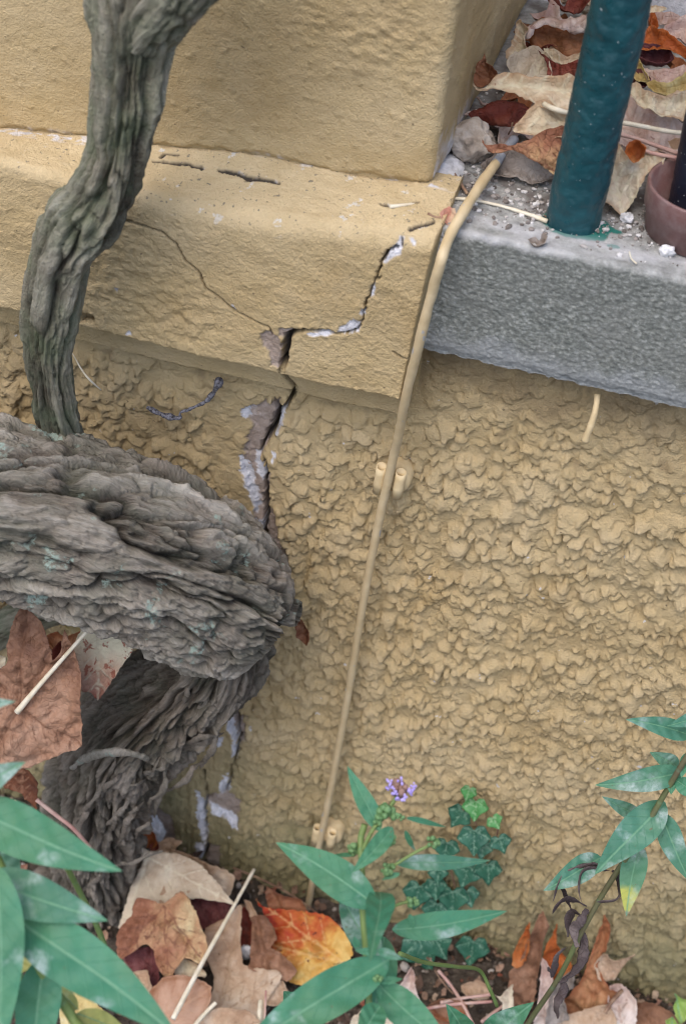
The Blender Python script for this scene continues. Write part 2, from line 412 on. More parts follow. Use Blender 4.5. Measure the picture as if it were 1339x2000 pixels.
    o = grid_obj('roughcast_wall', P, M_WALL, attrs=dict(hgt=hgt*rough, mortar=mort, white=white, gap=gap, shade_blotches=shade_blotches), flip=True)
    return tag(o, 'ochre painted roughcast wall with a long open crack beside the vine', 'wall')
build_wall()

# ============================================================ PILLAR (shaft + plinth)
pillar = empty('pillar', (-0.2, 0.1, 0.74), 'ochre plastered pillar on a cracked projecting plinth, left of the grey coping', 'pillar')

def lerp(x, xs, ys): return np.interp(x, xs, ys)
JP = [at(a, b, 0.010) for a, b in ((-900, 120), (0, 250), (180, 270), (300, 287), (400, 294), (480, 301), (540, 313), (600, 325), (680, 343), (760, 352), (838, 362))]
JX, JZ = [p[0] for p in JP], [p[2] for p in JP]
def build_plinth():
    xs = nonuni(-0.75, 0.054, -0.345, 0.06, 0.0008, 0.004)
    # profile from wall under the fillet up to the shaft: (y, z, tag)
    prof = []
    def seg(y0, z0, y1, z1, step):
        n = max(2, int(math.hypot(y1-y0, z1-z0)/step))
        for k in range(n): prof.append((y0+(y1-y0)*k/n, z0+(z1-z0)*k/n))
    seg(0.012, 0.702, -0.020, 0.701, 0.003); seg(-0.020, 0.701, -0.021, 0.734, 0.0012); seg(-0.021, 0.734, -0.047, 0.737, 0.002)
    for k in range(5):
        a = k/5*math.pi/2; prof.append((-0.047-0.003*math.sin(a), 0.740-0.003*math.cos(a)))
    seg(-0.050, 0.740, -0.050, 0.856, 0.0009)
    for k in range(12):
        a = k/12*math.pi/2; prof.append((-0.050+0.012*(1-math.cos(a)), 0.856+0.012*math.sin(a)))
    seg(-0.038, 0.868, 0.022, 0.868, 0.0009); prof.append((0.03, 0.868))
    prof = np.array(prof); n = len(prof)
    Yp, Zp = prof[:, 0], prof[:, 1]
    Xg = np.repeat(xs[:, None], n, 1); Yg = np.repeat(Yp[None], len(xs), 0).copy(); Zg = np.repeat(Zp[None], len(xs), 0).copy()
    tf = lerp(Xg, [-0.3, -0.11, 0.055], [0.871, 0.864, 0.882]); tb = lerp(Xg, JX, JZ)
    k = np.clip((Zg-0.80)/0.068, 0, 1); t = np.clip((Yg+0.05)/0.06, 0, 1)
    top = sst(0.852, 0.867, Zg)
    Zg += k*((tf*(1-t)+tb*t)-0.868)
    # right end leans: wide at the top, narrow at the foot
    xe = lerp(Zg, [0.738, 0.88], [0.044, 0.0545])
    Xg = np.where(Xg > 0.02, 0.02+(Xg-0.02)/(0.054-0.02)*(xe-0.02), Xg)
    front = (Yg < -0.046) & (Zg > 0.738)
    S = np.where(Zg > 0.86, Zg+Yg+0.05, Zg)
    lump = fbm(Xg*11, S*14, 2, 4, 51)*0.0030
    rub = sst(-0.02, 0.03, poly_sd(Xg, Zg, poly_xz([(150, 470), (240, 440), (330, 470), (400, 560), (450, 640), (400, 700), (240, 650), (150, 600)], -0.05)) + fbm(Xg*30, Zg*30, 0, 2, 3)*0.02)
    rub = np.where(front, rub, 0)
    H = lump+fbm(Xg*120, S*150, 2, 3, 55)*(0.0004+0.0010*rub)+fbm(Xg*45, S*60, 2, 3, 56)*0.0005 + rub*fbm(Xg*90, S*110, 8, 4, 57)*0.0016 + fbm(Xg*330, S*330, 4, 2, 59)*0.00045*front*sst(-0.22, -0.2, Xg)
    H += sst(0.62, 0.8, pn(Xg*240, S*240, 0, 58)*0.5+0.5)*0.0007
    mort = np.zeros_like(H); white = np.zeros_like(H); gap = np.zeros_like(H)
    jit = fbm(Xg*170, S*170, 3, 3, 61)*0.0020
    fr = np.where(front, 1.0, 0.0)
    def fpoly(pl, k=1.0): return fr*sst(-0.0006, 0.0006, poly_sd(Xg, Zg, poly_xz(pl, -0.05))+jit*k)
    m_ = np.maximum(fpoly([(508, 650), (525, 643), (548, 660), (552, 700), (548, 722), (532, 712), (525, 690), (512, 672)]), fpoly([(545, 642), (572, 638), (578, 650), (560, 662), (545, 655)]))
    mort = np.maximum(mort, m_); H -= 0.0022*m_
    for pl in ([(662, 640), (690, 622), (702, 630), (700, 648), (680, 652), (655, 650)], [(600, 648), (640, 646), (660, 650), (640, 656), (605, 653)],
               [(750, 512), (757, 492), (772, 478), (780, 460), (786, 462), (784, 498), (768, 500), (755, 512)], [(705, 600), (714, 603), (708, 618), (702, 612)],
               [(725, 560), (733, 550), (730, 575), (722, 580)], [(450, 592), (463, 604), (458, 608)], [(556, 655), (562, 690), (556, 712), (550, 700), (553, 670)],
               [(798, 462), (812, 478), (808, 482), (796, 468)], [(855, 455), (864, 448), (866, 462), (858, 470)], [(785, 442), (797, 436), (792, 447)], [(880, 480), (890, 485), (885, 510), (874, 515)],
               [(245, 655), (252, 640), (256, 655)], [(222, 560), (232, 563), (228, 570)]):
        p_ = fpoly(pl, 0.7); white = np.maximum(white, p_); H -= 0.0010*p_
    FC = [[(240, 430, 3), (275, 437, 4), (320, 452, 3), (345, 475, 3.5), (362, 510, 3.5), (385, 530, 3.5), (400, 565, 3.5), (425, 580, 3.5), (455, 605, 3), (475, 615, 2), (500, 626, 2), (528, 638, 3), (534, 655, 3)],
          [(782, 462, 4), (784, 480, 3), (757, 490, 4), (745, 518, 3), (735, 535, 2.5), (730, 552, 3), (722, 575, 3), (714, 590, 3), (710, 610, 2), (706, 635, 2), (690, 650, 2), (662, 652, 3), (640, 646, 5), (600, 642, 6), (575, 645, 9), (562, 658, 15), (556, 690, 17), (551, 718, 13), (549, 740, 10)],
          [(767, 690, 3), (785, 702, 5), (796, 702, 3)], [(735, 545, 2), (745, 540, 2)]]
    for c_ in FC:
        d, w_ = seg_dist(Xg+jit*0.8, Zg-jit*0.6, line_xz(c_, -0.05)); g = fr*sst(w_*1.1+0.0002, w_*0.4, d); gap = np.maximum(gap, g)
    fil = ((Zg < 0.736) & (Yg < -0.015)) | ((Yg > -0.048) & (Zg < 0.739) & (Zg > 0.73))
    d, w_ = seg_dist(Xg+jit*0.8, Zg-jit*0.6, line_xz([(548, 700, 10), (549, 722, 10), (560, 740, 8), (577, 758, 9), (575, 775, 8), (548, 795, 13)], -0.021)); gap = np.maximum(gap, fil*sst(w_*1.2+0.0005, w_*0.5, d))
    # cracks lying in the top of the plinth
    TC = [[(300, 312, 3), (345, 318, 4), (370, 318, 5), (395, 326, 4)], [(428, 328, 4), (455, 332, 5), (485, 344, 10), (505, 347, 6), (545, 357, 3)],
          [(745, 398, 3), (765, 405, 5), (790, 400, 4), (815, 395, 3)], [(800, 445, 5), (820, 440, 5), (843, 434, 5), (847, 430, 2)], [(355, 290, 2.5), (320, 300, 3), (316, 306, 3)]]
    tp = np.where(top > 0.6, 1.0, 0.0)
    for c_ in TC:
        q = []
        for a, b, w_ in c_:
            p = atz(a, b, 0.868)
            for _ in range(3):
                tt_ = min(max((p[1]+0.05)/0.06, 0), 1); p = atz(a, b, float(np.interp(p[0], [-0.3, -0.11, 0.055], [0.871, 0.864, 0.882]))*(1-tt_)+float(np.interp(p[0], JX, JZ))*tt_)
            q.append((p[0], min(p[1], 0.003), w_/2260.0*0.42))
        d, w_ = seg_dist(Xg+jit*0.7, Yg+jit*0.7, q); g = tp*sst(w_*1.2+0.0011, w_*0.8+0.0002, d); gap = np.maximum(gap, g)
        white = np.maximum(white, tp*sst(w_*3+0.001, w_*1.6, d)*sst(0.35, 0.6, fbm(Xg*200, Yg*200, 0, 2, 66))*0.7)
    # chipped lower edge left of the vine
    chip = poly_sd(Xg, Zg, poly_xz([(155, 612), (178, 620), (190, 650), (160, 640), (150, 630)], -0.05)); chip = sst(-0.002, 0.003, chip+jit)*fr
    H -= 0.010*chip
    # normals of the profile
    dy = np.gradient(Yg, axis=1); dz = np.gradient(Zg, axis=1); L = np.hypot(dy, dz)+1e-9
    ny, nz = -dz/L, dy/L
    Hd = H-gap*np.where(top > 0.5, 0.0022, 0.016)
    P = np.stack([Xg, Yg+ny*Hd, Zg+nz*Hd], -1)
    # end face: fold the last column back into the masonry
    ext = []
    last = P[-1]
    for q in range(1, 14):
        e = last.copy(); f_ = q/13.0; e[:, 1] = last[:, 1]+(0.035-last[:, 1])*f_; e[:, 0] = last[:, 0]+0.002*math.sin(min(1, f_*6)*math.pi/2); e[:, 2] -= 0.0; ext.append(e)
    P = np.concatenate([P, np.array(ext)], 0)
    A = {}
    joint = top*sst(0.006, 0.010, Yg)*sst(0.25, 0.5, fbm(Xg*60, Yg*90, 0, 3, 68))
    white = np.maximum(white, joint*sst(-0.32, -0.2, -Xg*0-0.2+0*Xg)*sst(-0.12, 0.0, Xg))
    left_pale = top*sst(0.0, 0.006, Yg+0.004+jit)*sst(-0.2, -0.24, Xg)
    white = np.maximum(white, left_pale*sst(-0.1, 0.2, fbm(Xg*90, Yg*120, 0, 3, 69))*0.8)
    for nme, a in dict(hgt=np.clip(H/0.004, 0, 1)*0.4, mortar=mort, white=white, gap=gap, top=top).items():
        A[nme] = np.concatenate([a, np.repeat(a[-1:]*(0 if nme in ('gap',) else 1), 13, 0)], 0)
    return grid_obj('plinth', P, M_PLASTER, pillar, A, flip=True)
build_plinth()

def build_shaft():
    # horizontal path: along the front, round the arris, back along the side
    us = []
    for x in nonuni(-0.75, 0.030, -0.345, 0.05, 0.0013, 0.005): us.append((x, 0.010, 0, -1))
    for k in range(1, 9):
        a = k/9*math.pi/2; us.append((0.030+0.008*math.sin(a), 0.018-0.008*math.cos(a), math.sin(a), -math.cos(a)))
    for y in np.arange(0.018, 0.42, 0.003): us.append((0.038+0.01*(y-0.018), y, 1, 0))
    us = np.array(us)
    zs = np.concatenate([np.arange(0.835, 1.17, 0.0014), np.arange(1.17, 1.6, 0.01)])
    n = len(zs)
    Xg = np.repeat(us[:, 0:1], n, 1); Yg = np.repeat(us[:, 1:2], n, 1); nx = np.repeat(us[:, 2:3], n, 1); ny = np.repeat(us[:, 3:4], n, 1); Zg = np.repeat(zs[None], len(us), 0)
    fr = ny < -0.5
    rp = sst(-0.03, 0.03, poly_sd(Xg, Zg, poly_xz([(600, 30), (700, 0), (860, 0), (860, 60), (800, 150), (690, 140), (610, 90)], 0.01))+fbm(Xg*30, Zg*30, 0, 2, 3)*0.02)*fr
    H = fbm(Xg*9, Yg*9, Zg*12, 4, 71)*0.0022 + fbm(Xg*70, Yg*70, Zg*90, 3, 72)*0.00045 + rp*(fbm(Xg*110, Yg*60, Zg*240, 4, 73)*0.0018)
    H += sst(0.70, 0.80, pn(Xg*230, Yg*230, Zg*230, 74)*0.5+0.5)*0.0010
    H += (fbm(Xg*30, Yg, Zg*90, 4, 75)*0.0003)
    white = np.zeros_like(H); mort = np.zeros_like(H)
    zb = lerp(Xg, JX, JZ)
    foot = (1-fr)*sst(0.16, 0.09, Yg)*sst(0.040, 0.012, Zg-0.88+fbm(Xg*60, Yg*60, Zg*60, 3, 76)*0.02)
    white = np.maximum(white, foot*0.9)
    # ragged lower arris
    H -= 0.003*sst(0.004, 0.0, Zg-zb+fbm(Xg*70, Yg*70, 0, 3, 79)*0.003)
    low = sst(0.004, 0.0005, np.abs(Zg-zb-0.002)+np.abs(fbm(Xg*80, Yg*80, 0, 3, 80))*0.005)
    white = np.maximum(white, low*0.6*sst(0.1, 0.35, fbm(Xg*35, 0.5, Zg*20, 2, 81))*(sst(-0.13, -0.09, Xg)+sst(-0.2, -0.26, Xg)))
    P = np.stack([Xg+nx*H, Yg+ny*H, Zg], -1)
    grid_obj('shaft', P, M_PLASTER, pillar, dict(hgt=rp*0.3, mortar=mort, white=white, gap=0*H, top=0*H), flip=True)
build_shaft()

# ============================================================ COPING
def concrete_material():
    s = NT('grey_concrete', 0.85, 0.3)
    n1 = s.noise(30, 5, 0.6); n2 = s.noise(330, 5, 0.75, stretch=(0.8, 1, 1.15))
    c = s.ramp(n2, [(0.3, (0.075, 0.085, 0.075)), (0.5, (0.185, 0.20, 0.18)), (0.70, (0.44, 0.46, 0.43))])
    c = s.mix(s.mr(n1, 0.35, 0.7, 0, 0.4), c, (0.26, 0.265, 0.245))
    c = s.mix(s.math('MULTIPLY', s.attr('pale'), 0.6), c, (0.40, 0.42, 0.44))
    tp = s.ramp(s.noise(110, 6, 0.7), [(0.3, (0.19, 0.19, 0.18)), (0.5, (0.35, 0.355, 0.34)), (0.72, (0.55, 0.56, 0.55))])
    c = s.mix(s.attr('top'), c, tp)
    c = s.mix(s.math('MULTIPLY', s.attr('soil'), s.mr(s.noise(70, 5, 0.6), 0.35, 0.55, 0.4, 1)), c, (0.12, 0.10, 0.09))
    c = s.mix(s.attr('green'), c, (0.02, 0.16, 0.13))
    c = s.mix(s.attr('white'), c, (0.74, 0.74, 0.78))
    h = s.math('ADD', s.noise(520, 5, 0.75, stretch=(0.8, 1, 1.2)), s.math('MULTIPLY', s.noise(160, 4, 0.6), 0.12))
    return s.out(c, s.bump(h, 0.0018, 0.8), 0.82)
ZT = 0.8795
def build_coping():
    xs = nonuni(0.047, 0.95, 0.047, 0.26, 0.001, 0.006)
    prof = [(0.05, 0.772), (0.02, 0.772), (-0.01, 0.772)]
    prof += [(-0.0295, z) for z in np.arange(0.7725, 0.875, 0.001)]
    prof += [(-0.0295+0.0045*(1-math.cos(a)), 0.875+0.0045*math.sin(a)) for a in np.linspace(0.1, 1.57, 6)]
    prof += [(y, ZT) for y in np.arange(-0.0235, 0.10, 0.0012)]+[(y, ZT) for y in np.arange(0.10, 0.42, 0.006)]
    prof = np.array(prof); n = len(prof)
    Xg = np.repeat(xs[:, None], n, 1); Yg = np.repeat(prof[None, :, 0], len(xs), 0).copy(); Zg = np.repeat(prof[None, :, 1], len(xs), 0).copy()
    Xg = Xg - 0.012*sst(0.86, ZT, Zg)*(Xg < 0.048)
    S = Zg+Yg
    front = sst(-0.026, -0.0288, Yg)
    top = 1-front
    top = np.where(Zg < 0.86, 0, np.clip(sst(0.8735, 0.8785, Zg+fbm(Xg*60, Yg*60, 0, 2, 4)*0.003)*0.75+0.25*sst(-0.024, -0.010, Yg+fbm(Xg*60, Yg*60, 0, 3, 6)*0.012), 0, 1))
    H = fbm(Xg*9, S*12, 3, 3, 81)*0.0009+fbm(Xg*150, S*210, 3, 3, 82)*0.0003*(0.3+0.7*front)+fbm(Xg*330, S*420, 3, 2, 83)*0.0008*front+fbm(Xg*60, S*60, 3, 3, 84)*0.0005
    # ragged lower arris
    low = sst(0.783, 0.772, Zg)*front
    H -= low*(0.002+0.0035*np.abs(fbm(Xg*60, Zg*60, 0, 3, 85)))
    soil = top*sst(0.0, 0.02, Yg-0.004+fbm(Xg*25, Yg*25, 0, 3, 86)*0.018)*sst(-0.4, 0.3, fbm(Xg*45, Yg*45, 1, 3, 87))
    white = front*sst(0.066, 0.058, Xg+np.abs(fbm(Xg*200, Zg*200, 2, 3, 88))*0.02)*sst(0.846, 0.853, Zg)*sst(0.0, 0.2, fbm(Xg*160, Zg*160, 0, 3, 89)+0.12)
    pale = front*sst(0.80, 0.78, Zg+fbm(Xg*30, Zg*30, 2, 3, 90)*0.02)*0.7
    base = atz(1115, 428, ZT)
    dd = np.hypot((Xg-base[0]-0.006), (Yg-base[1]+0.006)*1.3)+fbm(Xg*70, Yg*70, 0, 3, 91)*0.004
    green = top*sst(0.0265, 0.0245, dd)
    for px, py, r_ in ((1147, 462, 0.0045), (1197, 481, 0.0045), (1200, 452, 0.005)):
        q = atz(px, py, ZT); green = np.maximum(green, top*sst(r_, r_*0.8, np.hypot((Xg-q[0])*0.8, (Yg-q[1])*1.5)+fbm(Xg*200, Yg*200, 0, 2, 92)*0.001))
    wash = top*sst(0.5, 0.9, fbm(Xg*20, Yg*60, 5, 2, 93)*0.5+0.7)*sst(0.01, -0.012, Yg)
    dy = np.gradient(Yg, axis=1); dz = np.gradient(Zg, axis=1); L = np.hypot(dy, dz)+1e-9
    P = np.stack([Xg, Yg-dz/L*H, Zg+dy/L*H], -1)
    A = dict(top=top, soil=soil*0.85, white=np.maximum(white, 0.35*wash), pale=pale, green=green)
    o = grid_obj('coping_slab', P, concrete_material(), None, A, flip=True)
    tag(o, 'grey concrete coping slab with the green post standing on it', 'coping')
build_coping()

def backwall():
    xs = np.arange(0.03, 1.0, 0.01); zs = np.concatenate([np.arange(0.86, 1.0, 0.003), np.arange(1.0, 1.7, 0.02)])
    Xg, Zg = np.meshgrid(xs, zs, indexing='ij')
    H = fbm(Xg*20, Zg*20, 0, 3, 95)*0.002
    white = sst(0.045, 0.03, Zg-0.872+fbm(Xg*60, Zg*60, 0, 3, 96)*0.02)
    s = grid_obj('low_back_wall', np.stack([Xg, 0.40-H, Zg], -1), M_PLASTER, None, dict(hgt=0*H, mortar=0*H, white=white*0.9, gap=0*H, top=0*H), flip=True)
    tag(s, 'ochre wall behind the leaf drift, its foot flaked white', 'wall')
backwall()

# ============================================================ GROUND
def ground():
    xs = nonuni(-12, 12, -0.6, 0.7, 0.004, 0.35); ys = nonuni(-12, 0.02, -0.45, 0.02, 0.004, 0.35)
    Xg, Yg = np.meshgrid(xs, ys, indexing='ij')
    H = fbm(Xg*14, Yg*14, 0, 4, 101)*0.010+fbm(Xg*60, Yg*60, 0, 4, 102)*0.006
    H += 0.045*np.exp(-((Xg+0.28)/0.13)**2-((Yg+0.05)/0.12)**2)
    s = NT('dark_soil', 0.95, 0.2)
    c = s.ramp(s.noise(120, 6, 0.65), [(0.3, (0.035, 0.028, 0.022)), (0.55, (0.10, 0.08, 0.062)), (0.78, (0.20, 0.17, 0.14))])
    m = s.out(c, s.bump(s.noise(350, 5, 0.7), 0.003, 0.8), 0.95)
    tag(grid_obj('ground', np.stack([Xg, Yg, H-0.006], -1), m), kind='structure')
ground()

ICO = None
def ico():
    global ICO
    if ICO is None:
        bm = bmesh.new(); bmesh.ops.create_icosphere(bm, subdivisions=1, radius=1); ICO = (np.array([v.co[:] for v in bm.verts]), np.array([[v.index for v in f.verts] for f in bm.faces])); bm.free()
    return ICO
def crumbs(name, pts, sizes, mat, label, cat, flat=0.7, seed=1):
    V0, F0 = ico(); rg = np.random.default_rng(seed); Vs, Fs, A = [], [], []
    for i, (p, r_) in enumerate(zip(pts, sizes)):
        sc = rg.uniform(0.6, 1.2, 3); sc[2] *= flat
        v = V0*(1+rg.uniform(-0.28, 0.28, (len(V0), 1)))*sc*r_
        a = rg.uniform(0, 6.28); c_, s_ = math.cos(a), math.sin(a)
        v = np.stack([v[:, 0]*c_-v[:, 1]*s_, v[:, 0]*s_+v[:, 1]*c_, v[:, 2]+r_*0.35], -1)+p
        Vs.append(v); Fs.append(F0+len(V0)*i); A.append(np.full(len(V0), rg.random()))
    o = link(name, np_mesh(name, np.concatenate(Vs), np.concatenate(Fs), dict(rnd=np.concatenate(A)), smooth=False), mat)
    return tag(o, label, cat, kind='stuff')
s = NT('grit', 0.85, 0.3)
M_GRIT = s.out(s.mix(s.mr(s.noise(600, 3), 0.35, 0.7, 0, 0.4), s.ramp(s.attr('rnd'), [(0.1, (0.10, 0.085, 0.075)), (0.4, (0.26, 0.23, 0.21)), (0.62, (0.50, 0.48, 0.46)), (0.9, (0.72, 0.71, 0.70))]), (0.3, 0.27, 0.24)))
def scatter_coping(n):
    P, S = [], []
    while len(P) < n:
        x = random.uniform(0.04, 0.26); y = random.uniform(-0.02, 0.2)
        dens = math.exp(-((y-0.022)/0.022)**2)*(1.0 if x < 0.13 else 0.75)+0.05+0.25*(y > 0.04)
        if random.random() > dens: continue
        P.append((x, y, ZT)); S.append(0.0006+0.0024*random.random()**4)
    return P, S
p_, s_ = scatter_coping(1900)
crumbs('grit', p_, s_, M_GRIT, 'pale plaster crumbs and grit strewn over the coping', 'grit', seed=4)
s = NT('soil_crumbs', 0.95, 0.2)
M_CRUMB = s.out(s.ramp(s.attr('rnd'), [(0.1, (0.03, 0.024, 0.02)), (0.5, (0.10, 0.08, 0.062)), (0.85, (0.24, 0.20, 0.165)), (0.97, (0.5, 0.47, 0.44))]))
P, S = [], []
for i in range(3800):
    x, y = random.uniform(-0.5, 0.6), random.uniform(-0.3, -0.004)
    P.append((x, y, -0.004+0.045*math.exp(-((x+0.28)/0.13)**2-((y+0.05)/0.12)**2))); S.append(0.0012+0.005*random.random()**3)
crumbs('soil_crumbs', P, S, M_CRUMB, 'dark crumbs of soil and small stones along the wall foot', 'soil', seed=5)

# ============================================================ TUBES
def catmull(pts, n):
    pts = np.asarray(pts, float); m = len(pts)
    ext = np.vstack([2*pts[0]-pts[1], pts, 2*pts[-1]-pts[-2]])
    ts = np.linspace(0, m-1-1e-9, n); i = ts.astype(int); t = (ts-i)[:, None]
    a, b, c, d = ext[i], ext[i+1], ext[i+2], ext[i+3]
    return 0.5*((2*b)+(-a+c)*t+(2*a-5*b+4*c-d)*t*t+(-a+3*b-3*c+d)*t**3)
def frames(C_):
    T = np.gradient(C_, axis=0); T /= np.linalg.norm(T, axis=1)[:, None]
    N = np.zeros_like(T); v = np.cross(T[0], [0, 1, 0.1]); N[0] = v/np.linalg.norm(v)
    for i in range(1, len(T)):
        v = N[i-1]-T[i]*np.dot(N[i-1], T[i]); N[i] = v/np.linalg.norm(v)
    return T, N, np.cross(T, N)
def tube(name, pts, radii, mat, parent=None, seg=10, n=None, bump=0.0, seed=0, cap=True, flat=1.0, attrs_extra=None):
    n = n or max(6, len(pts)*6)
    C_ = catmull(pts, n); rr = np.interp(np.linspace(0, len(pts)-1, n), np.arange(len(radii)), radii) if hasattr(radii, '__len__') else np.full(n, radii)
    T, N, B = frames(C_)
    a = np.linspace(0, 2*math.pi, seg, endpoint=False)
    dirs = N[:, None]*np.cos(a)[None, :, None]+B[:, None]*np.sin(a)[None, :, None]*flat
    rad = np.repeat(rr[:, None], seg, 1)
    P = C_[:, None]+dirs*rad[..., None]
    if bump:
        P += dirs*(fbm(P[..., 0]*90, P[..., 1]*90, P[..., 2]*90, 3, seed)*bump)[..., None]
    if cap:
        P = np.concatenate([np.repeat(C_[:1, None], seg, 1), P, np.repeat(C_[-1:, None], seg, 1)], 0)
    Pt = np.transpose(P, (1, 0, 2))
    al = np.repeat(np.linspace(0, 1, Pt.shape[1])[None], seg, 0)
    return grid_obj(name, Pt, mat, parent, dict(fu=Pt[..., 0], fv=Pt[..., 1], fw=Pt[..., 2]*0.4, along=al, hgt=al*0+0.6, vein=al*0+1, edge=al*0+1, grad=al, rib=al*0+1), closed=True)

# ============================================================ WOODY VINE
def bark_tube(name, pts, radii, mat, parent, step=0.0014, amp=0.006, cell=0.016, long=5.0, twist=0.0, ridge=0.006, nridge=2.2, seed=0, flat=None, endcap=False, startcap=False, fibre=0.0012, knots=(), steep=0.14, fw_=0.11, vk=1.0, rag=0.0):
    pts = np.asarray(pts, float)
    L = np.sum(np.linalg.norm(np.diff(pts, axis=0), axis=1)); n = int(L/step)
    C_ = catmull(pts, n); rr = catmull(np.c_[radii, radii, radii], n)[:, 0]
    T, N, B = frames(C_)
    arc0 = np.concatenate([[0], np.cumsum(np.linalg.norm(np.diff(C_, axis=0), axis=1))])
    if startcap:
        e = np.clip(arc0/(rr[0]*1.0), 0, 1); rr = rr*np.sqrt(np.maximum(1-(1-e)**2, 1e-4))
    arc = np.concatenate([[0], np.cumsum(np.linalg.norm(np.diff(C_, axis=0), axis=1))])
    if endcap:
        e = np.clip((arc[-1]-arc)/(rr.max()*0.8), 0, 1); rr = rr*np.sqrt(np.maximum(1-(1-e)**2, 1e-4))
    rm = float(np.mean(radii)); seg = int(2*math.pi*rm/step)
    a = np.linspace(0, 2*math.pi, seg, endpoint=False)
    A, V = np.meshgrid(a, arc, indexing='ij')
    At = A+twist*V
    cx, cy = np.cos(At)*rm, np.sin(At)*rm
    wv = fbm(cx*22, cy*22, V*9, 3, seed+1)
    wa = fbm(cx*30+5, cy*30, V*16, 3, seed+2)
    kx, ky, kz = (cx+wv*0.010)/cell, (cy+wa*0.010)/cell, V/(cell*long)+wa*0.35
    jx, jy = pn(cx*160, cy*160, V*60, seed+11), pn(cx*160, cy*160, V*60, seed+12)
    f1, f2, idr = worley(kx+jx*0.16, ky+jy*0.16, kz, seed+3)
    e = sst(0.0, steep*1.6, f2-f1)
    def furrow(q, w): return 1-np.exp(-(np.abs(q)/w)**1.3)
    def str_(k, vf, sd_, wp): return pn(cx*nridge*k/rm+wv*wp+jx*0.035*k, cy*nridge*k/rm+wa*wp+jy*0.035*k, V*vf+wv*0.15, sd_)
    q1, q2, q3 = str_(1.0, vk*2.6, seed+4, 0.7), str_(2.1, vk*3.8, seed+5, 0.8), str_(5.2, vk*9.0, seed+6, 1.1)
    fib = pn(cx*420+wv*9, cy*420+wa*9, V*55, seed+16)+0.6*pn(cx*800, cy*800, V*120, seed+8)
    tr = fbm(cx*60+wv*3, cy*60, V*20, 3, seed+9)*1.6; stp = np.floor(tr); fr_ = tr-stp; terr = (stp+sst(0.6, 1.0, fr_))/1.6
    pl_ = pn(cx*nridge*1.4/rm+wv*0.5, cy*nridge*1.4/rm+wa*0.5, V*7.0, seed+30)
    if rag:
        s1, s2, sid = worley((cx+wv*0.012)/0.011+jx*0.25, (cy+wa*0.012)/0.011+jy*0.25, V/0.045+wv*0.5, seed+50)
        tilt = np.clip(s1*1.25, 0, 1)
        shing = sid*0.9-0.55*tilt+0.35*sst(0.0, 0.10, s2-s1)
        gr = fbm(cx*210, cy*210, V*130, 3, seed+51)
        extra = rag*(0.0042*shing+0.0016*gr)+rag*0.0016*np.abs(pn(cx*95+wv*2, cy*95+wa*2, V*17, seed+52))*-2.2
    else:
        extra = 0.0
    H = extra+ridge*1.30*(furrow(q1, fw_)-0.8)+ridge*0.95*(furrow(q2, fw_*0.95)-0.78)+ridge*0.8*pl_+amp*0.38*(furrow(q3, 0.17)-0.7)+amp*0.20*(e*(0.4+0.75*idr)-0.6)+fibre*fib+terr*amp*0.16+0.22*amp*fbm(cx*150, cy*150, V*60, 3, seed+7)
    for (t0, a0, h_, s_) in knots:
        d = np.sqrt(((V/arc[-1]-t0)*arc[-1])**2+((np.angle(np.exp(1j*(A-a0))))*rm)**2); H += h_*np.exp(-(d/s_)**2)
    rad = rr[None, :]+H*np.clip(rr[None, :]/rm, 0, 1)
    rad = np.maximum(rad, 0.0005)
    fl = np.ones(n) if flat is None else np.interp(np.linspace(0, 1, n), np.linspace(0, 1, len(flat)), flat)
    P = C_[None]+N[None]*(np.cos(A)*rad)[..., None]+B[None]*(np.sin(A)*rad*fl[None])[..., None]
    hg = np.clip((H+amp*0.9)/(amp*1.6+ridge), 0, 1)
    return grid_obj(name, P, mat, parent, dict(hgt=hg, fu=np.cos(A)*rm, fv=np.sin(A)*rm, fw=V*0.16+twist*0), closed=True)

vine = empty('woody_vine', (-0.28, -0.06, 0.0), 'old gnarled woody vine with furrowed bark looping against the cracked wall', 'vine')
# thick limb: pixel, pixel, y of the centre line, radius
LIMB = [(-700, 1040, -.20, .068), (-420, 1000, -.185, .068), (-200, 985, -.17, .068), (-60, 992, -.155, .067), (70, 1010, -.143, .067), (190, 1045, -.13, .069), (300, 1092, -.115, .068), (390, 1145, -.10, .066), (460, 1190, -.085, .060), (520, 1230, -.072, .05)]
bark_tube('limb', [at(a, b, c) for a, b, c, d in LIMB], [d for *_, d in LIMB], M_BARKB, vine, step=0.00105, amp=0.0080, cell=0.0165, long=6.5, twist=3.0, ridge=0.0115, nridge=1.45, seed=200, endcap=True, vk=0.6, rag=1.0, fw_=0.10, fibre=0.0011)
ROOT = [(478, 1205, -.075, .030), (440, 1285, -.076, .037), (380, 1338, -.077, .043), (295, 1388, -.080, .052), (230, 1455, -.084, .055), (195, 1545, -.084, .051), (182, 1645, -.084, .050), (168, 1760, -.084, .057), (150, 1900, -.09, .074)]
bark_tube('root', [at(a, b, c) for a, b, c, d in ROOT], [d for *_, d in ROOT], M_BARKD, vine, step=0.00135, amp=0.0090, cell=0.014, long=7.5, twist=3.4, ridge=0.0105, nridge=2.1, rag=0.7, vk=0.8, seed=260, startcap=True, fibre=0.0016)
SR = random.Random(5)
tube('bark_strip', [at(a, b, c) for a, b, c in ((140, 1500, -.142), (170, 1480, -.155), (215, 1470, -.158), (260, 1472, -.152), (290, 1484, -.14))], [.002, .0045, .0055, .0045, .002], M_BARKB, vine, seg=14, n=60, bump=.002, seed=77, flat=0.6)
bark_tube('cut_stub', [at(a, b, c) for a, b, c in ((500, 1178, -.075), (535, 1186, -.072), (565, 1194, -.070), (584, 1198, -.070))], [.014, .0125, .012, .011], M_BARKB, vine, step=.0012, amp=.003, cell=.006, ridge=.002, nridge=1.3, seed=310, endcap=False, fibre=.0008)
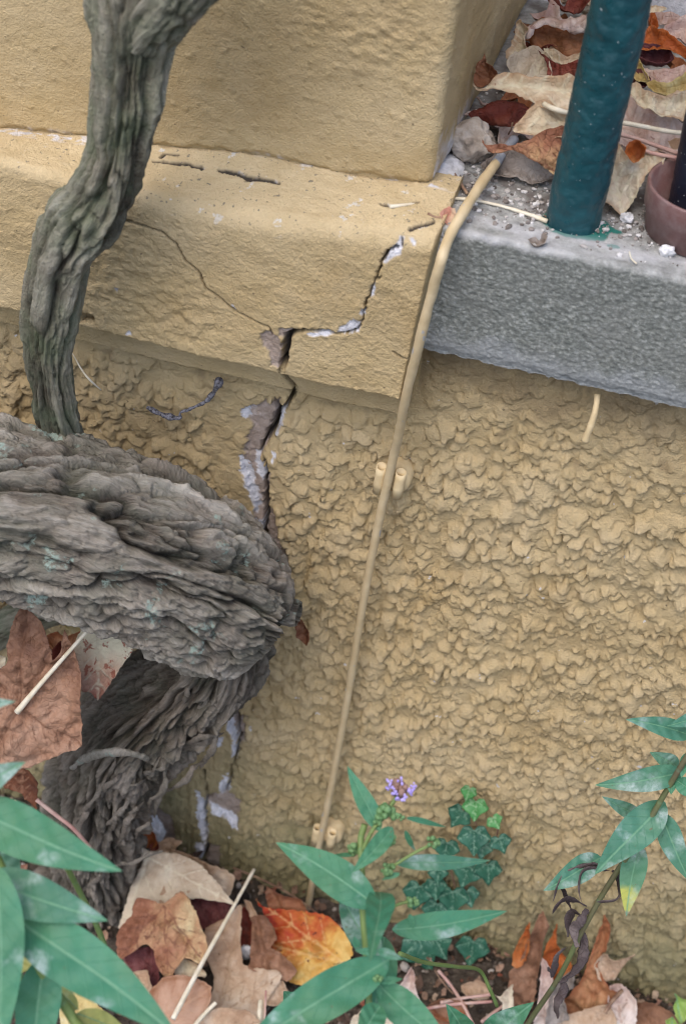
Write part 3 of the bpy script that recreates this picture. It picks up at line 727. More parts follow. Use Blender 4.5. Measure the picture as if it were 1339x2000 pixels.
for k in range(26):
    px = SR.uniform(130, 400); py = 1860-px*1.15+SR.uniform(-90, 130); L = SR.uniform(50, 130); a = SR.uniform(0.3, 1.3)*(1 if px > 220 else 1.2)
    pts = [at(px+math.cos(a)*L*t+SR.uniform(-7, 7), py-math.sin(a)*L*t+SR.uniform(-7, 7), -.153+.006*SR.uniform(-1, 1)+0.10*abs(t-.5)**2+(0.00016*(px-130))) for t in (0, .25, .5, .75, 1)]
    tube('bark_strip', pts, [.0006, .0022*SR.uniform(.6, 1.4), .003*SR.uniform(.6, 1.3), .0022, .0006], M_BARKD, vine, seg=10, n=50, bump=.0016, seed=k, flat=0.5)
STEM = [(330, -330, -.075, .034), (290, -160, -.08, .030), (268, -60, -.085, .029), (266, 20, -.088, .029), (258, 110, -.09, .0245), (244, 220, -.092, .0215), (231, 310, -.093, .0205), (197, 390, -.095, .0250), (145, 455, -.098, .0235), (116, 520, -.10, .0205), (98, 600, -.10, .0205), (93, 690, -.098, .0180), (104, 780, -.09, .0185), (120, 870, -.08, .0180), (135, 960, -.07, .021)]
bark_tube('stem', [at(a, b, c) for a, b, c, d in STEM], [d for *_, d in STEM], M_BARKG, vine, step=0.00105, amp=0.0042, cell=0.0090, long=6.0, twist=2.6, ridge=0.0062, nridge=1.25, seed=230, fibre=0.0009,
          knots=((0.47, 2.5, 0.004, 0.014), (0.30, 0.8, 0.006, 0.016)))
FORK = [(280, 60, -.09, .020), (318, 10, -.095, .021), (375, -50, -.10, .020), (440, -130, -.10, .019), (520, -240, -.10, .018)]
bark_tube('side_shoot', [at(a, b, c) for a, b, c, d in FORK], [d for *_, d in FORK], M_BARKG, vine, step=0.0012, amp=0.0034, cell=0.010, long=4.0, twist=3.0, ridge=0.003, nridge=1.6, seed=280, fibre=0.0009)
BR = [(-160, 1300, -.07, .018), (-60, 1262, -.06, .018), (10, 1225, -.05, .018), (80, 1195, -.05, .017), (150, 1165, -.055, .016), (220, 1130, -.06, .016)]
bark_tube('thin_branch', [at(a, b, c) for a, b, c, d in BR], [d for *_, d in BR], M_BARKG, vine, step=0.0015, amp=0.003, cell=0.010, long=5, twist=2.0, ridge=0.003, nridge=1.5, seed=300, fibre=0.0009)

# ============================================================ CONDUIT AND CLIPS
s = NT('painted_pipe', 0.5, 0.4)
c = s.mix(s.mr(s.noise(60, 4), 0.3, 0.7), (0.50, 0.385, 0.215), (0.58, 0.47, 0.29))
c = s.mix(s.mr(s.noise(160, 3, stretch=(1, 1, 0.35)), 0.68, 0.70, 0, 0.8), c, (0.36, 0.38, 0.40))
c = s.mix(s.math('GREATER_THAN', s.math('ADD', s.attr('along'), s.mr(s.noise(200, 3), 0.3, 0.7, -0.004, 0.004)), 0.935), c, (0.33, 0.36, 0.42))
M_PIPE = s.out(c, s.bump(s.math('ADD', s.noise(90, 4), s.math('MULTIPLY', s.noise(380, 3), 0.3)), 0.0012, 0.6), 0.5)
cond = empty('conduit', at(640, 1570, -0.02), 'thin ochre painted metal pipe bending over the coping and down the wall', 'pipe')
CP = [(598, 1800, -.016), (605, 1750, -.017), (625, 1640, -.020), (640, 1570, -.020), (672, 1400, -.019), (705, 1200, -.020), (735, 1040, -.021), (766, 900, -.024), (778, 850, -.032), (792, 775, -.046), (818, 670, -.058), (842, 575, -.060), (862, 505, -.060)]
cp = [at(*q) for q in CP]+[atz(877, 462, ZT+.001), atz(902, 418, ZT+.010), atz(935, 365, ZT+.013), atz(968, 318, ZT+.013), atz(1003, 272, ZT+.013)]
tube('pipe', cp, [.0036]*6+[.0037]*4+[.0038]*6+[.0036]*2, M_PIPE, cond, seg=20, n=220, bump=0.0005, seed=5)
s = NT('clip_inner_shade', 0.8); M_CLIP_SHADE = s.out((0.02, 0.017, 0.013))  # near-black colour standing in for shade within the loops
s = NT('painted_clip', 0.55, 0.4)
M_CLIP = s.out(s.mix(s.mr(s.noise(90, 4), 0.3, 0.7), (0.56, 0.42, 0.22), (0.68, 0.55, 0.33)), s.bump(s.noise(200, 4), 0.0008, 0.6))
def clip(px, py, ang, opening):
    r = empty('pipe_clip', (0, 0, 0), None, None); r.parent = cond
    c0 = at(px, py, -0.012)
    r.matrix_parent_inverse = Matrix.Translation(-cond.location)
    # round boss against the wall
    V = []; n = 28; rings = [(0.0125, 0.022), (0.0125, 0.002), (0.0115, -0.0015), (0.006, -0.0025), (0.0001, -0.003)]
    P = np.zeros((n, len(rings), 3))
    cb = at(px+14, py-6, -0.0135)
    for i in range(n):
        a = i/n*2*math.pi
        for j, (rr, yy) in enumerate(rings):
            P[i, j] = (cb[0]+rr*math.cos(a), cb[1]+yy-0.002, cb[2]+rr*math.sin(a)*1.05)
    grid_obj('boss', P, M_CLIP, r, dict(hgt=np.zeros((n, len(rings)))), closed=True)
    # two rolled sheet loops
    ax = unit(at(px+8, py-45, -0.02)-at(px-8, py+45, -0.02)+np.array([0, opening, 0]))
    sx = unit(np.cross(ax, [0, 1, 0])); sy = np.cross(sx, ax)
    for sgn, hl in ((-1, 0.0135), (1, 0.0130)):
        cc = at(px, py, -0.020)+sx*sgn*(-1)*0.0082
        nseg = 28; P = np.zeros((nseg, 7, 3))
        for i in range(nseg):
            a = i/nseg*2*math.pi
            ro = 0.0040+0.0005*math.cos(2*a); ri = ro-0.0008
            for j, (t_, rr) in enumerate(((-hl, ri), (-hl, ro), (-hl*0.3, ro), (hl*0.4, ro), (hl, ro), (hl, ri), (-hl*0.2, ri*0.98))):
                tt = t_+(0.0018*math.sin(a) if abs(t_) == hl else 0)
                P[i, j] = cc+ax*tt+sx*math.cos(a)*rr+sy*math.sin(a)*rr*1.0
        grid_obj('loop', P, M_CLIP, r, dict(hgt=np.zeros((nseg, 7))), closed=True)
        P = np.zeros((nseg, 2, 3))
        for i in range(nseg):
            a = i/nseg*2*math.pi
            P[i, 0] = cc+ax*(hl*0.45)+sx*math.cos(a)*0.0031+sy*math.sin(a)*0.0031; P[i, 1] = cc+ax*(hl*0.45)
        grid_obj('hollow', P, M_CLIP_SHADE, r, closed=True)  # dark disc plugs the loop, painted as its inner shade
    # strap joining them behind the pipe
    a0 = at(px, py, -0.014)-sx*0.012+ax*0.009; b0 = at(px, py, -0.014)+sx*0.012+ax*0.009
    tube('strap', [a0-ax*0.006, a0*0.5+b0*0.5-ax*0.006, b0-ax*0.006], 0.006, M_CLIP, r, seg=10, n=8, flat=0.5)
clip(760, 940, 0, 0.0)
clip(632, 1635, 0, 0.0)

# ============================================================ POSTS, POT, STONE
def post_material(name, c1, c2):
    s = NT(name, 0.33, 0.5)
    c = s.mix(s.mr(s.noise(35, 5, 0.6), 0.3, 0.7), c1, c2)
    c = s.mix(s.mr(s.noise(330, 2), 0.735, 0.75, 0, 0.8), c, (0.45, 0.5, 0.5))
    c = s.mix(s.mr(s.noise(90, 4, 0.6), 0.68, 0.72, 0, 0.6), c, (0.08, 0.09, 0.07))
    h = s.math('ADD', s.noise(45, 4, 0.5), s.math('MULTIPLY', s.noise(230, 5, 0.6), 0.35))
    return s.out(c, s.bump(h, 0.0022, 0.65), s.mr(s.noise(120, 3), 0.3, 0.7, 0.26, 0.5))
pb = atz(1117, 432, ZT); pt_ = at(1213, 0, pb[1]+0.0); d_ = (pt_-pb)
ptop = pb+d_*3.2
tag(tube('fence_post', [pb-d_*0.03, pb+d_*0.01, pb+d_*0.5, pt_, pb+d_*2, ptop], [.0205, .0195, .0193, .0193, .0193, .0193], post_material('teal_gloss_paint', (0.004, 0.040, 0.052), (0.008, 0.070, 0.085)), seg=96, n=400, bump=0.0011, seed=9),
    'round dark teal painted metal post standing on the grey coping', 'post')
# saucer with dark post
pc = atz(1395, 385, ZT+.0); 
def lathe(name, prof, c0, mat, parent=None, n=72, lean=(0, 0)):
    P = np.zeros((n, len(prof), 3))
    for i in range(n):
        a = i/n*2*math.pi
        for j, (r_, z_) in enumerate(prof): P[i, j] = (c0[0]+r_*math.cos(a)+lean[0]*z_, c0[1]+r_*math.sin(a)+lean[1]*z_, c0[2]+z_)
    return grid_obj(name, P, mat, parent, closed=True)
s = NT('plum_plastic', 0.42, 0.45)
c = s.mix(s.mr(s.noise(25, 5), 0.3, 0.7), (0.15, 0.070, 0.066), (0.21, 0.115, 0.105)); c = s.mix(s.mr(s.noise(60, 6, 0.7), 0.45, 0.7, 0, 0.45), c, (0.32, 0.27, 0.26))
M_POT = s.out(c, s.bump(s.noise(300, 3), 0.0004, 0.5))
rim = [atz(1265, 352, ZT+.036), atz(1284, 400, ZT+.036), atz(1339, 430, ZT+.036)]
def circ(p, q, r):
    ax, ay, bx, by, cx, cy = p[0], p[1], q[0], q[1], r[0], r[1]
    d = 2*(ax*(by-cy)+bx*(cy-ay)+cx*(ay-by))
    ux = ((ax*ax+ay*ay)*(by-cy)+(bx*bx+by*by)*(cy-ay)+(cx*cx+cy*cy)*(ay-by))/d
    uy = ((ax*ax+ay*ay)*(cx-bx)+(bx*bx+by*by)*(ax-cx)+(cx*cx+cy*cy)*(bx-ax))/d
    return ux, uy, math.hypot(ax-ux, ay-uy)
cx_, cy_, cr_ = circ(*rim); print('POT', cx_, cy_, cr_)
cr_ = min(max(cr_, 0.03), 0.07)
rl = rim[0]; ctr = np.array([rl[0]+cr_*0.985, rl[1]+cr_*0.15, ZT+0.0005])
pot = lathe('plant_saucer', [(0.001, .002), (cr_*.80, .002), (cr_*.84, .004), (cr_*.90, .020), (cr_*.93, .0205), (cr_*.935, .036), (cr_, .037), (cr_*1.01, .035), (cr_*0.99, .0195), (cr_*.95, .018), (cr_*.88, .0), (0.001, .0005)], ctr, M_POT)
tag(pot, 'plum brown plastic plant saucer on the coping at the right edge', 'saucer')
q0 = atz(1335, 412, ZT+.004); q1 = at(1372, 225, q0[1]); 
tag(tube('dark_post', [q0, (q0+q1)/2, q1, q0+(q1-q0)*4], .0125, post_material('black_blue_paint', (0.006, 0.008, 0.018), (0.012, 0.016, 0.03)), seg=40, n=80, bump=0.0004), 'slim blue-black metal post standing inside the plum saucer', 'post')

def rock(name, c0, size, mat, label, cat, seed, rough=0.25):
    bm = bmesh.new(); bmesh.ops.create_icosphere(bm, subdivisions=5, radius=1)
    V = np.array([v.co[:] for v in bm.verts]); Fc = np.array([[v.index for v in f.verts] for f in bm.faces]); bm.free()
    f1, f2, _ = worley(V[:, 0]*1.3+seed, V[:, 1]*1.3, V[:, 2]*1.3, seed)
    r_ = 1+rough*(f1-0.5)+0.16*fbm(V[:, 0]*2.5, V[:, 1]*2.5, V[:, 2]*2.5, 4, seed)
    V = V*r_[:, None]*np.array(size)+np.asarray(c0)
    z = np.zeros(len(V))
    return tag(link(name, np_mesh(name, V, Fc, dict(hgt=z), smooth=True), mat), label, cat)
s = NT('rubble_stone', 0.9, 0.2)
c = s.ramp(s.noise(60, 6, 0.65), [(0.3, (0.20, 0.16, 0.125)), (0.5, (0.42, 0.36, 0.30)), (0.7, (0.62, 0.58, 0.54))])
c = s.mix(s.mr(s.noise(34, 4, 0.7), 0.55, 0.62, 0, 0.8), c, (0.15, 0.12, 0.10))
M_STONE = s.out(c, s.bump(s.noise(220, 6, 0.7), 0.002, 0.8))
s = NT('white_plaster', 0.85, 0.25); M_WPL = s.out(s.ramp(s.noise(120, 5, 0.6), [(0.35, (0.5, 0.5, 0.5)), (0.6, (0.78, 0.78, 0.8))]), s.bump(s.noise(300, 4), 0.001, 0.6))
q = atz(912, 315, ZT); rock('stone', (q[0], q[1]+.006, ZT+.014), (.0165, .014, .0155), M_STONE, 'lump of broken mortar lying at the foot of the pillar corner', 'stone', 3, 0.5)
q = atz(1300, 497, ZT); rock('plaster_chip', (q[0], q[1], ZT+.003), (.0055, .004, .004), M_WPL, 'white plaster chip on the coping in front of the saucer', 'chip', 5, 0.5)
q = atz(1222, 432, ZT); rock('plaster_chip', (q[0], q[1], ZT+.003), (.0045, .004, .0035), M_WPL, 'whitish crumb just below the tip of the pointed leaf by the post', 'chip', 6, 0.5)
q = atz(480, 1860, 0.03); rock('pebble', (q[0], q[1], .03), (.006, .005, .011), M_WPL, 'white pebble between the tan leaf and the crumpled brown leaf', 'pebble', 7, 0.3)
q = at(297, 1625, -0.01); rock('plaster_rubble', (q[0], q[1], q[2]), (.013, .010, .024), M_WPL, 'bluish white broken plaster at the wall foot beside the root', 'rubble', 8, 0.6)
q = atz(905, 300, ZT); 
q = atz(880, 345, ZT); rock('plaster_smear', (q[0]-.004, q[1]+.008, ZT+.001), (.010, .022, .005), M_WPL, 'white plaster smear under the pillar corner', 'plaster', 9, 0.4)

# ============================================================ FALLEN LEAVES
def mk_leaf(name, label, poly, center, n, mat, zref=None, yref=None, base=None, tips=None, crumple=0.004, curl=0.006, gdir=(0, 1), seed=0, sub=5.0, jag=1.6, grid=4.0, bend=None, cat='leaf', group=None, parent=None, petiole=None, thick=0.0004):
    n = unit(n)
    p0 = atz(center[0], center[1], zref) if zref is not None else at(center[0], center[1], yref)
    rg = random.Random(seed*31+len(poly))
    # densify and roughen outline
    out = []
    m = len(poly)
    for i in range(m):
        x0, y0 = poly[i]; x1, y1 = poly[(i+1) % m]; L = math.hypot(x1-x0, y1-y0); k = max(1, int(L/sub))
        xp, yp = poly[i-1]; x2, y2 = poly[(i+2) % m]
        for j in range(k):
            t = j/k
            # gentle catmull to round long sides, corners kept
            cx = 0.5*((2*x0)+(-xp+x1)*t+(2*xp-5*x0+4*x1-x2)*t*t+(-xp+3*x0-3*x1+x2)*t**3); cy = 0.5*((2*y0)+(-yp+y1)*t+(2*yp-5*y0+4*y1-y2)*t*t+(-yp+3*y0-3*y1+y2)*t**3)
            lx, ly = x0+(x1-x0)*t, y0+(y1-y0)*t
            bx, by = lx*0.45+cx*0.55, ly*0.45+cy*0.55
            if j: bx += rg.uniform(-jag, jag); by += rg.uniform(-jag, jag)
            out.append((bx, by))
    pa = np.array(out); no = len(out)
    x0, y0 = pa.min(0); x1, y1 = pa.max(0)
    gx, gy = np.meshgrid(np.arange(x0, x1, grid), np.arange(y0, y1, grid)); gx = gx.ravel()+np.random.default_rng(seed).uniform(-2, 2, gx.size); gy = gy.ravel()+np.random.default_rng(seed+1).uniform(-2, 2, gy.size)
    sdv = poly_sd(gx, gy, [tuple(a) for a in pa]); keep = sdv > grid*0.45
    pts = [Vector((float(a), float(b))) for a, b in pa]+[Vector((float(a), float(b))) for a, b in zip(gx[keep], gy[keep])]
    vs, es, fs, *_ = delaunay_2d_cdt(pts, [(i, (i+1) % no) for i in range(no)], [list(range(no))], 1, 1e-4)
    V2 = np.array([v[:] for v in vs]); tri = np.array([f for f in fs if len(f) == 3])
    px, py = V2[:, 0], V2[:, 1]
    P = np.array([atpl(a, b, p0, n) for a, b in V2])
    sc = np.linalg.norm(atpl(center[0]+1, center[1], p0, n)-atpl(center[0], center[1], p0, n))
    ed = np.maximum(poly_sd(px, py, [tuple(a) for a in pa]), 0)*sc
    size = math.hypot(x1-x0, y1-y0)*sc
    base = base or (float(px.mean()), float(py.max()))
    if tips is None:
        db = np.hypot(pa[:, 0]-base[0], pa[:, 1]-base[1]); tips = []
        for i in range(no):
            win = [db[(i+k) % no] for k in range(-6, 7)]
            if db[i] == max(win) and db[i] > 0.28*db.max(): tips.append(tuple(pa[i]))
    dv = np.full(len(px), 9.0)
    vd = np.full(len(px), 9.0)
    for tx, ty in tips:
        d, _ = seg_dist(px, py, [(base[0], base[1], 1), (tx, ty, 1)]); dv = np.minimum(dv, d*sc); 
        L = math.hypot(tx-base[0], ty-base[1]); ux, uy = (tx-base[0])/L, (ty-base[1])/L
        for k in range(1, 5):
            t = k/5.2; ox, oy = base[0]+ux*L*t, base[1]+uy*L*t; ll = L*0.34*(1-t*0.6)
            for sg in (-1, 1):
                a = math.atan2(uy, ux)+sg*0.75; d, _ = seg_dist(px, py, [(ox, oy, 1), (ox+math.cos(a)*ll, oy+math.sin(a)*ll, 1)]); vd = np.minimum(vd, d*sc+0.00025)
    vein = np.minimum(dv, vd)
    Q = P*1.0
    h = crumple*(fbm(P[:, 0]*38+seed, P[:, 1]*38, P[:, 2]*38, 3, seed)*1.3+0.35*fbm(P[:, 0]*110+seed, P[:, 1]*110, P[:, 2]*110, 2, seed+2))
    h -= crumple*0.9*np.exp(-(dv/0.004)**2)                       # folded down along the main veins
    h += curl*np.clip(1-ed/(0.16*size+1e-6), 0, 1)**2*(0.4+1.2*(fbm(P[:, 0]*22+seed, P[:, 1]*22, P[:, 2]*22, 2, seed+5)*0.5+0.5))
    if bend: # bow across the leaf: (dx, dy, amount)
        t = ((px-center[0])*bend[0]+(py-center[1])*bend[1])*sc/size*2; h += bend[2]*t*t
    P = P+n[None]*h[:, None]
    g = px*gdir[0]+py*gdir[1]; g = (g-g.min())/(np.ptp(g)+1e-6)
    me = np_mesh(name, P, tri, dict(vein=vein, edge=ed, grad=g, rib=dv/0.02, along=g, hgt=ed*0))
    o = link(name, me, mat, parent)
    sm = o.modifiers.new('thickness', 'SOLIDIFY'); sm.thickness = thick; sm.offset = 0
    if not parent: tag(o, label, cat, group)
    if petiole:
        pp = [atpl(a, b, p0, n)+n*(0.002+dz) for a, b, dz in petiole[0]]
        tube('petiole', pp, petiole[1], petiole[2], o, seg=8, n=24)
    return o

def LM(name, *a, **k): return leaf_material(name, *a, **k)
BROWN = [(0.14, 0.065, 0.036), (0.27, 0.135, 0.075), (0.40, 0.23, 0.145)]
TAN = [(0.36, 0.22, 0.13), (0.52, 0.37, 0.25), (0.64, 0.52, 0.39)]
CREAM = [(0.62, 0.50, 0.33), (0.78, 0.71, 0.52), (0.84, 0.80, 0.67)]
PINK = [(0.46, 0.29, 0.24), (0.66, 0.53, 0.46), (0.80, 0.73, 0.68)]
m_brown = LM('leaf_brown', BROWN, vein=(0.20, 0.10, 0.06), vein_f=0.5)
m_brown2 = LM('leaf_chestnut', [(0.11, 0.04, 0.022), (0.24, 0.09, 0.042), (0.36, 0.16, 0.08)], vein=(0.40, 0.22, 0.13), vein_f=0.5)
m_tan = LM('leaf_tan', TAN, vein=(0.42, 0.28, 0.18), spots=(0.20, 0.12, 0.07), spot_amt=0.70)
m_pale = LM('leaf_pale', [(0.45, 0.34, 0.24), (0.60, 0.51, 0.38), (0.70, 0.62, 0.49)], vein=(0.72, 0.66, 0.50), spots=(0.40, 0.25, 0.16), spot_amt=0.66, vein_f=0.7)
m_cream = LM('leaf_cream', CREAM, vein=(0.74, 0.68, 0.50), spots=(0.34, 0.16, 0.10), spot_amt=0.685, edge=(0.50, 0.33, 0.20))
m_creamred = LM('leaf_cream_red', [(0.66, 0.62, 0.46), (0.70, 0.66, 0.50), (0.50, 0.33, 0.24), (0.26, 0.07, 0.05)], gw=0.78, vein=(0.6, 0.55, 0.42), spots=(0.32, 0.11, 0.07), spot_amt=0.60)
m_pink = LM('leaf_pinkish', PINK, vein=(0.48, 0.33, 0.27), spots=(0.38, 0.22, 0.17), spot_amt=0.66)
m_red = LM('leaf_dark_red', [(0.09, 0.018, 0.014), (0.22, 0.045, 0.028), (0.32, 0.10, 0.06)], vein=(0.12, 0.03, 0.02))
m_maroon = LM('leaf_maroon', [(0.07, 0.014, 0.018), (0.15, 0.04, 0.04), (0.24, 0.10, 0.09)], vein=(0.1, 0.03, 0.03))
m_orange = LM('leaf_orange', [(0.34, 0.07, 0.015), (0.50, 0.14, 0.03), (0.52, 0.24, 0.09)], vein=(0.34, 0.10, 0.03))
m_orbr = LM('leaf_orange_brown', [(0.26, 0.08, 0.03), (0.44, 0.20, 0.09), (0.56, 0.33, 0.17)], vein=(0.30, 0.13, 0.06), edge=(0.3, 0.10, 0.04), gw=0.4)
m_grad = LM('leaf_red_to_yellow', [(0.26, 0.02, 0.010), (0.42, 0.05, 0.015), (0.50, 0.13, 0.03), (0.64, 0.36, 0.08), (0.72, 0.52, 0.18)], gw=0.66, vein=(0.72, 0.50, 0.22), vein_f=0.55, spots=(0.14, 0.03, 0.015), spot_amt=0.64, nscale=44, wrinkle=0.0009)
m_mottle = LM('leaf_mottled', [(0.22, 0.085, 0.045), (0.34, 0.15, 0.085), (0.50, 0.30, 0.16), (0.68, 0.56, 0.32)], gw=0.5, vein=(0.20, 0.08, 0.05), spots=(0.64, 0.55, 0.33), spot_amt=0.70, wrinkle=0.0016)
m_gloss = LM('leaf_glossy_brown', [(0.24, 0.085, 0.025), (0.42, 0.24, 0.15), (0.50, 0.32, 0.22)], vein=(0.46, 0.27, 0.16), rough=0.38, wrinkle=0.0004)
m_yel = LM('leaf_yellowish', [(0.40, 0.28, 0.08), (0.60, 0.48, 0.20), (0.66, 0.58, 0.34)], vein=(0.5, 0.36, 0.14), spots=(0.32, 0.18, 0.06), spot_amt=0.66)
m_grey = LM('leaf_grey', [(0.16, 0.13, 0.11), (0.30, 0.26, 0.23), (0.42, 0.38, 0.34)], vein=(0.2, 0.16, 0.13))
m_dark = LM('leaf_withered', [(0.035, 0.025, 0.025), (0.075, 0.055, 0.055), (0.15, 0.12, 0.11)], vein=(0.05, 0.04, 0.04), trans=0.03)
s = NT('straw', 0.6, 0.3); M_STRAW = s.out(s.mix(s.mr(s.noise(90, 4), 0.35, 0.7), (0.62, 0.55, 0.40), (0.76, 0.72, 0.60)), s.bump(s.noise(400, 3), 0.0005, 0.5))
s = NT('pink_stalk', 0.6, 0.3); M_PINKST = s.out(s.mix(s.mr(s.noise(50, 4), 0.35, 0.7), (0.42, 0.22, 0.19), (0.58, 0.43, 0.36)))
s = NT('brown_twig', 0.8, 0.3); M_TWIG = s.out(s.mix(s.mr(s.noise(90, 4), 0.35, 0.7), (0.15, 0.08, 0.055), (0.38, 0.26, 0.17)), s.bump(s.noise(300, 4), 0.001, 0.6))
UP = (-0.05, -0.42, 0.90)
GT = 'autumn leaves drifted on the coping'
TOPK = dict(crumple=.0055, curl=.009)
top_leaves = [
 ('small deep red leaf at the top of the drift behind the teal post', [(1068,2),(1090,8),(1100,16),(1118,-4),(1135,-3),(1150,14),(1120,27),(1098,22),(1078,20)], .035, UP, m_red, {}),
 ('faded pink leaf curled over at the top edge beyond the drift', [(1080,-20),(1150,-30),(1190,-15),(1160,10),(1110,4)], .03, UP, m_pink, {}),
 ('pale wrinkled leaf leaning on the pillar side, left end of the drift', [(1018,42),(1010,70),(998,100),(994,118),(1008,124),(1034,108),(1030,82),(1036,60),(1026,50)], .035, (-.5,-.6,.6), m_cream, dict(curl=.008)),
 ('orange-brown hollow leaf under the wrinkled pink edge, left of the post', [(1034,64),(1055,30),(1085,42),(1148,50),(1150,80),(1140,108),(1110,113),(1062,100),(1036,88)], .036, (-.1,-.75,.65), m_orbr, dict(base=(1040,66), curl=-.004)),
 ('wrinkled pinkish white leaf rim curling over the orange-brown leaf', [(1026,44),(1050,20),(1080,17),(1110,24),(1160,6),(1162,46),(1130,50),(1095,50),(1066,34),(1046,46),(1034,62),(1023,60)], .052, (-.1,-.5,.85), m_pink, dict(crumple=.005, curl=-.006)),
 ('off-white leaf below the orange-brown leaf, left of the post', [(988,132),(1010,112),(1040,100),(1064,108),(1076,155),(1042,166),(1012,158),(996,146)], .034, UP, m_pale, {}),
 ('cream leaf fragment behind the russet leaf, touching the post', [(1060,104),(1100,112),(1135,108),(1140,130),(1100,132),(1072,124)], .030, UP, m_cream, {}),
 ('russet red leaf with a sharp tip, left of the post', [(1050,98),(1072,116),(1100,126),(1142,122),(1140,158),(1105,162),(1078,162),(1069,150),(1067,124)], .040, (-.1,-.7,.7), m_red, dict(curl=.003)),
 ('little brown leaf standing upright against the pillar side', [(948,101),(953,124),(968,132),(977,150),(958,166),(940,172),(930,158),(935,130),(944,116)], .040, (-.3,-.8,.4), m_brown2, dict(crumple=.004)),
 ('dark red leaf with crimson edge under the big cream leaf', [(912,214),(958,192),(985,188),(1016,194),(1042,208),(1030,238),(985,240),(950,232),(926,228)], .028, (0,-.7,.7), m_red, dict(curl=-.004)),
 ('broad cream leaf with a salmon tip beside the pillar corner', [(922,164),(936,176),(958,164),(984,144),(1006,150),(1032,160),(1062,158),(1140,154),(1136,212),(1096,228),(1060,216),(1046,204),(1000,190),(962,178),(934,182)], .050, (-.1,-.6,.8), m_cream, dict(base=(925,170), curl=.006)),
 ('cream and salmon leaf leaning left of the post, over the pipe end', [(1050,202),(1072,200),(1096,218),(1130,240),(1125,270),(1062,276),(1006,264),(1024,240),(1036,220)], .040, (-.2,-.7,.65), m_cream, dict(base=(1008,264))),
 ('grey leaf with a hole lying below the brown curved leaf', [(938,322),(965,305),(1000,300),(1062,322),(1090,350),(1050,354),(1000,348),(950,340)], .008, UP, m_grey, {}),
 ('brown blotched leaf with a curved horn, left foot of the post', [(938,268),(950,284),(975,280),(1002,284),(1040,270),(1076,252),(1112,252),(1112,350),(1090,346),(1060,326),(1030,308),(1000,292),(972,298),(952,296)], .026, (-.1,-.8,.6), m_mottle, dict(base=(1100,340), curl=.005)),
 ('bright orange leaf right of the post', [(1250,70),(1262,62),(1272,52),(1286,64),(1300,66),(1320,84),(1345,102),(1345,120),(1310,108),(1278,104),(1242,103),(1246,86)], .040, (-.1,-.7,.7), m_orange, {}),
 ('crinkled pinkish leaf behind the bright orange leaf', [(1290,66),(1318,52),(1350,42),(1350,95),(1322,82)], .042, UP, m_pink, {}),
 ('small rust scrap in front of the flaked back wall', [(1262,38),(1275,42),(1284,58),(1278,62),(1266,50)], .04, UP, m_orange, {}),
 ('small curled white-edged leaf near the back wall, right of the post', [(1262,34),(1300,38),(1330,44),(1310,58),(1288,52),(1270,50)], .03, UP, m_pink, {}),
 ('maroon leaf below the bright orange leaf', [(1236,104),(1270,102),(1300,108),(1314,124),(1300,134),(1270,132),(1240,124)], .030, UP, m_maroon, {}),
 ('yellow-brown speckled leaf strip right of the post', [(1228,112),(1248,118),(1262,140),(1274,164),(1252,166),(1236,152)], .036, (-.4,-.6,.6), m_yel, {}),
 ('mauve leaf scrap against the right side of the post', [(1222,150),(1246,148),(1268,166),(1256,182),(1226,176)], .028, UP, m_maroon, {}),
 ('wrinkled pink-brown leaf under the yellow rimmed leaf', [(1250,128),(1290,138),(1345,136),(1340,165),(1300,178),(1272,172),(1256,152)], .036, UP, m_pink, dict(crumple=.005)),
 ('yellow-rimmed cream leaf at the right edge of the drift', [(1262,166),(1300,172),(1345,146),(1345,184),(1310,192),(1274,190)], .044, (-.1,-.6,.8), m_yel, {}),
 ('large smooth ivory leaf right of the post', [(1222,176),(1240,166),(1256,184),(1292,192),(1345,184),(1345,240),(1312,234),(1286,230),(1252,218),(1232,200)], .046, (0,-.6,.8), m_cream, dict(curl=.006, base=(1290,232))),
 ('pink veined leaf below the ivory leaf, crossed by pale stalks', [(1208,190),(1250,214),(1290,234),(1322,250),(1345,262),(1345,320),(1290,312),(1230,300),(1190,280),(1196,230)], .026, UP, m_pink, {}),
 ('buff leaf scrap above the saucer', [(1262,272),(1300,280),(1345,290),(1345,322),(1300,318),(1280,305)], .020, UP, m_tan, {}),
 ('cream pointed leaf with brown blotches right of the post foot', [(1182,252),(1204,276),(1226,308),(1250,302),(1278,300),(1300,308),(1290,326),(1262,346),(1244,382),(1214,420),(1186,400),(1160,380),(1164,320)], .024, (-.1,-.75,.65), m_cream, dict(base=(1214,418), curl=.006, bend=(1,0,.006))),
 ('small orange curled lobe between the pointed leaf and the pink stalks', [(1222,300),(1232,282),(1246,276),(1264,292),(1258,308),(1238,320)], .040, (-.1,-.8,.5), m_orange, {}),
]
for i, (lab, pl, dz, n, mt, kw) in enumerate(top_leaves):
    cx = sum(a for a, b in pl)/len(pl); cy = sum(b for a, b in pl)/len(pl)
    mk_leaf('fallen_leaf', lab, pl, (cx, cy), n, mt, zref=ZT+dz*1.15, seed=400+i, group=GT, **{**TOPK, **kw})
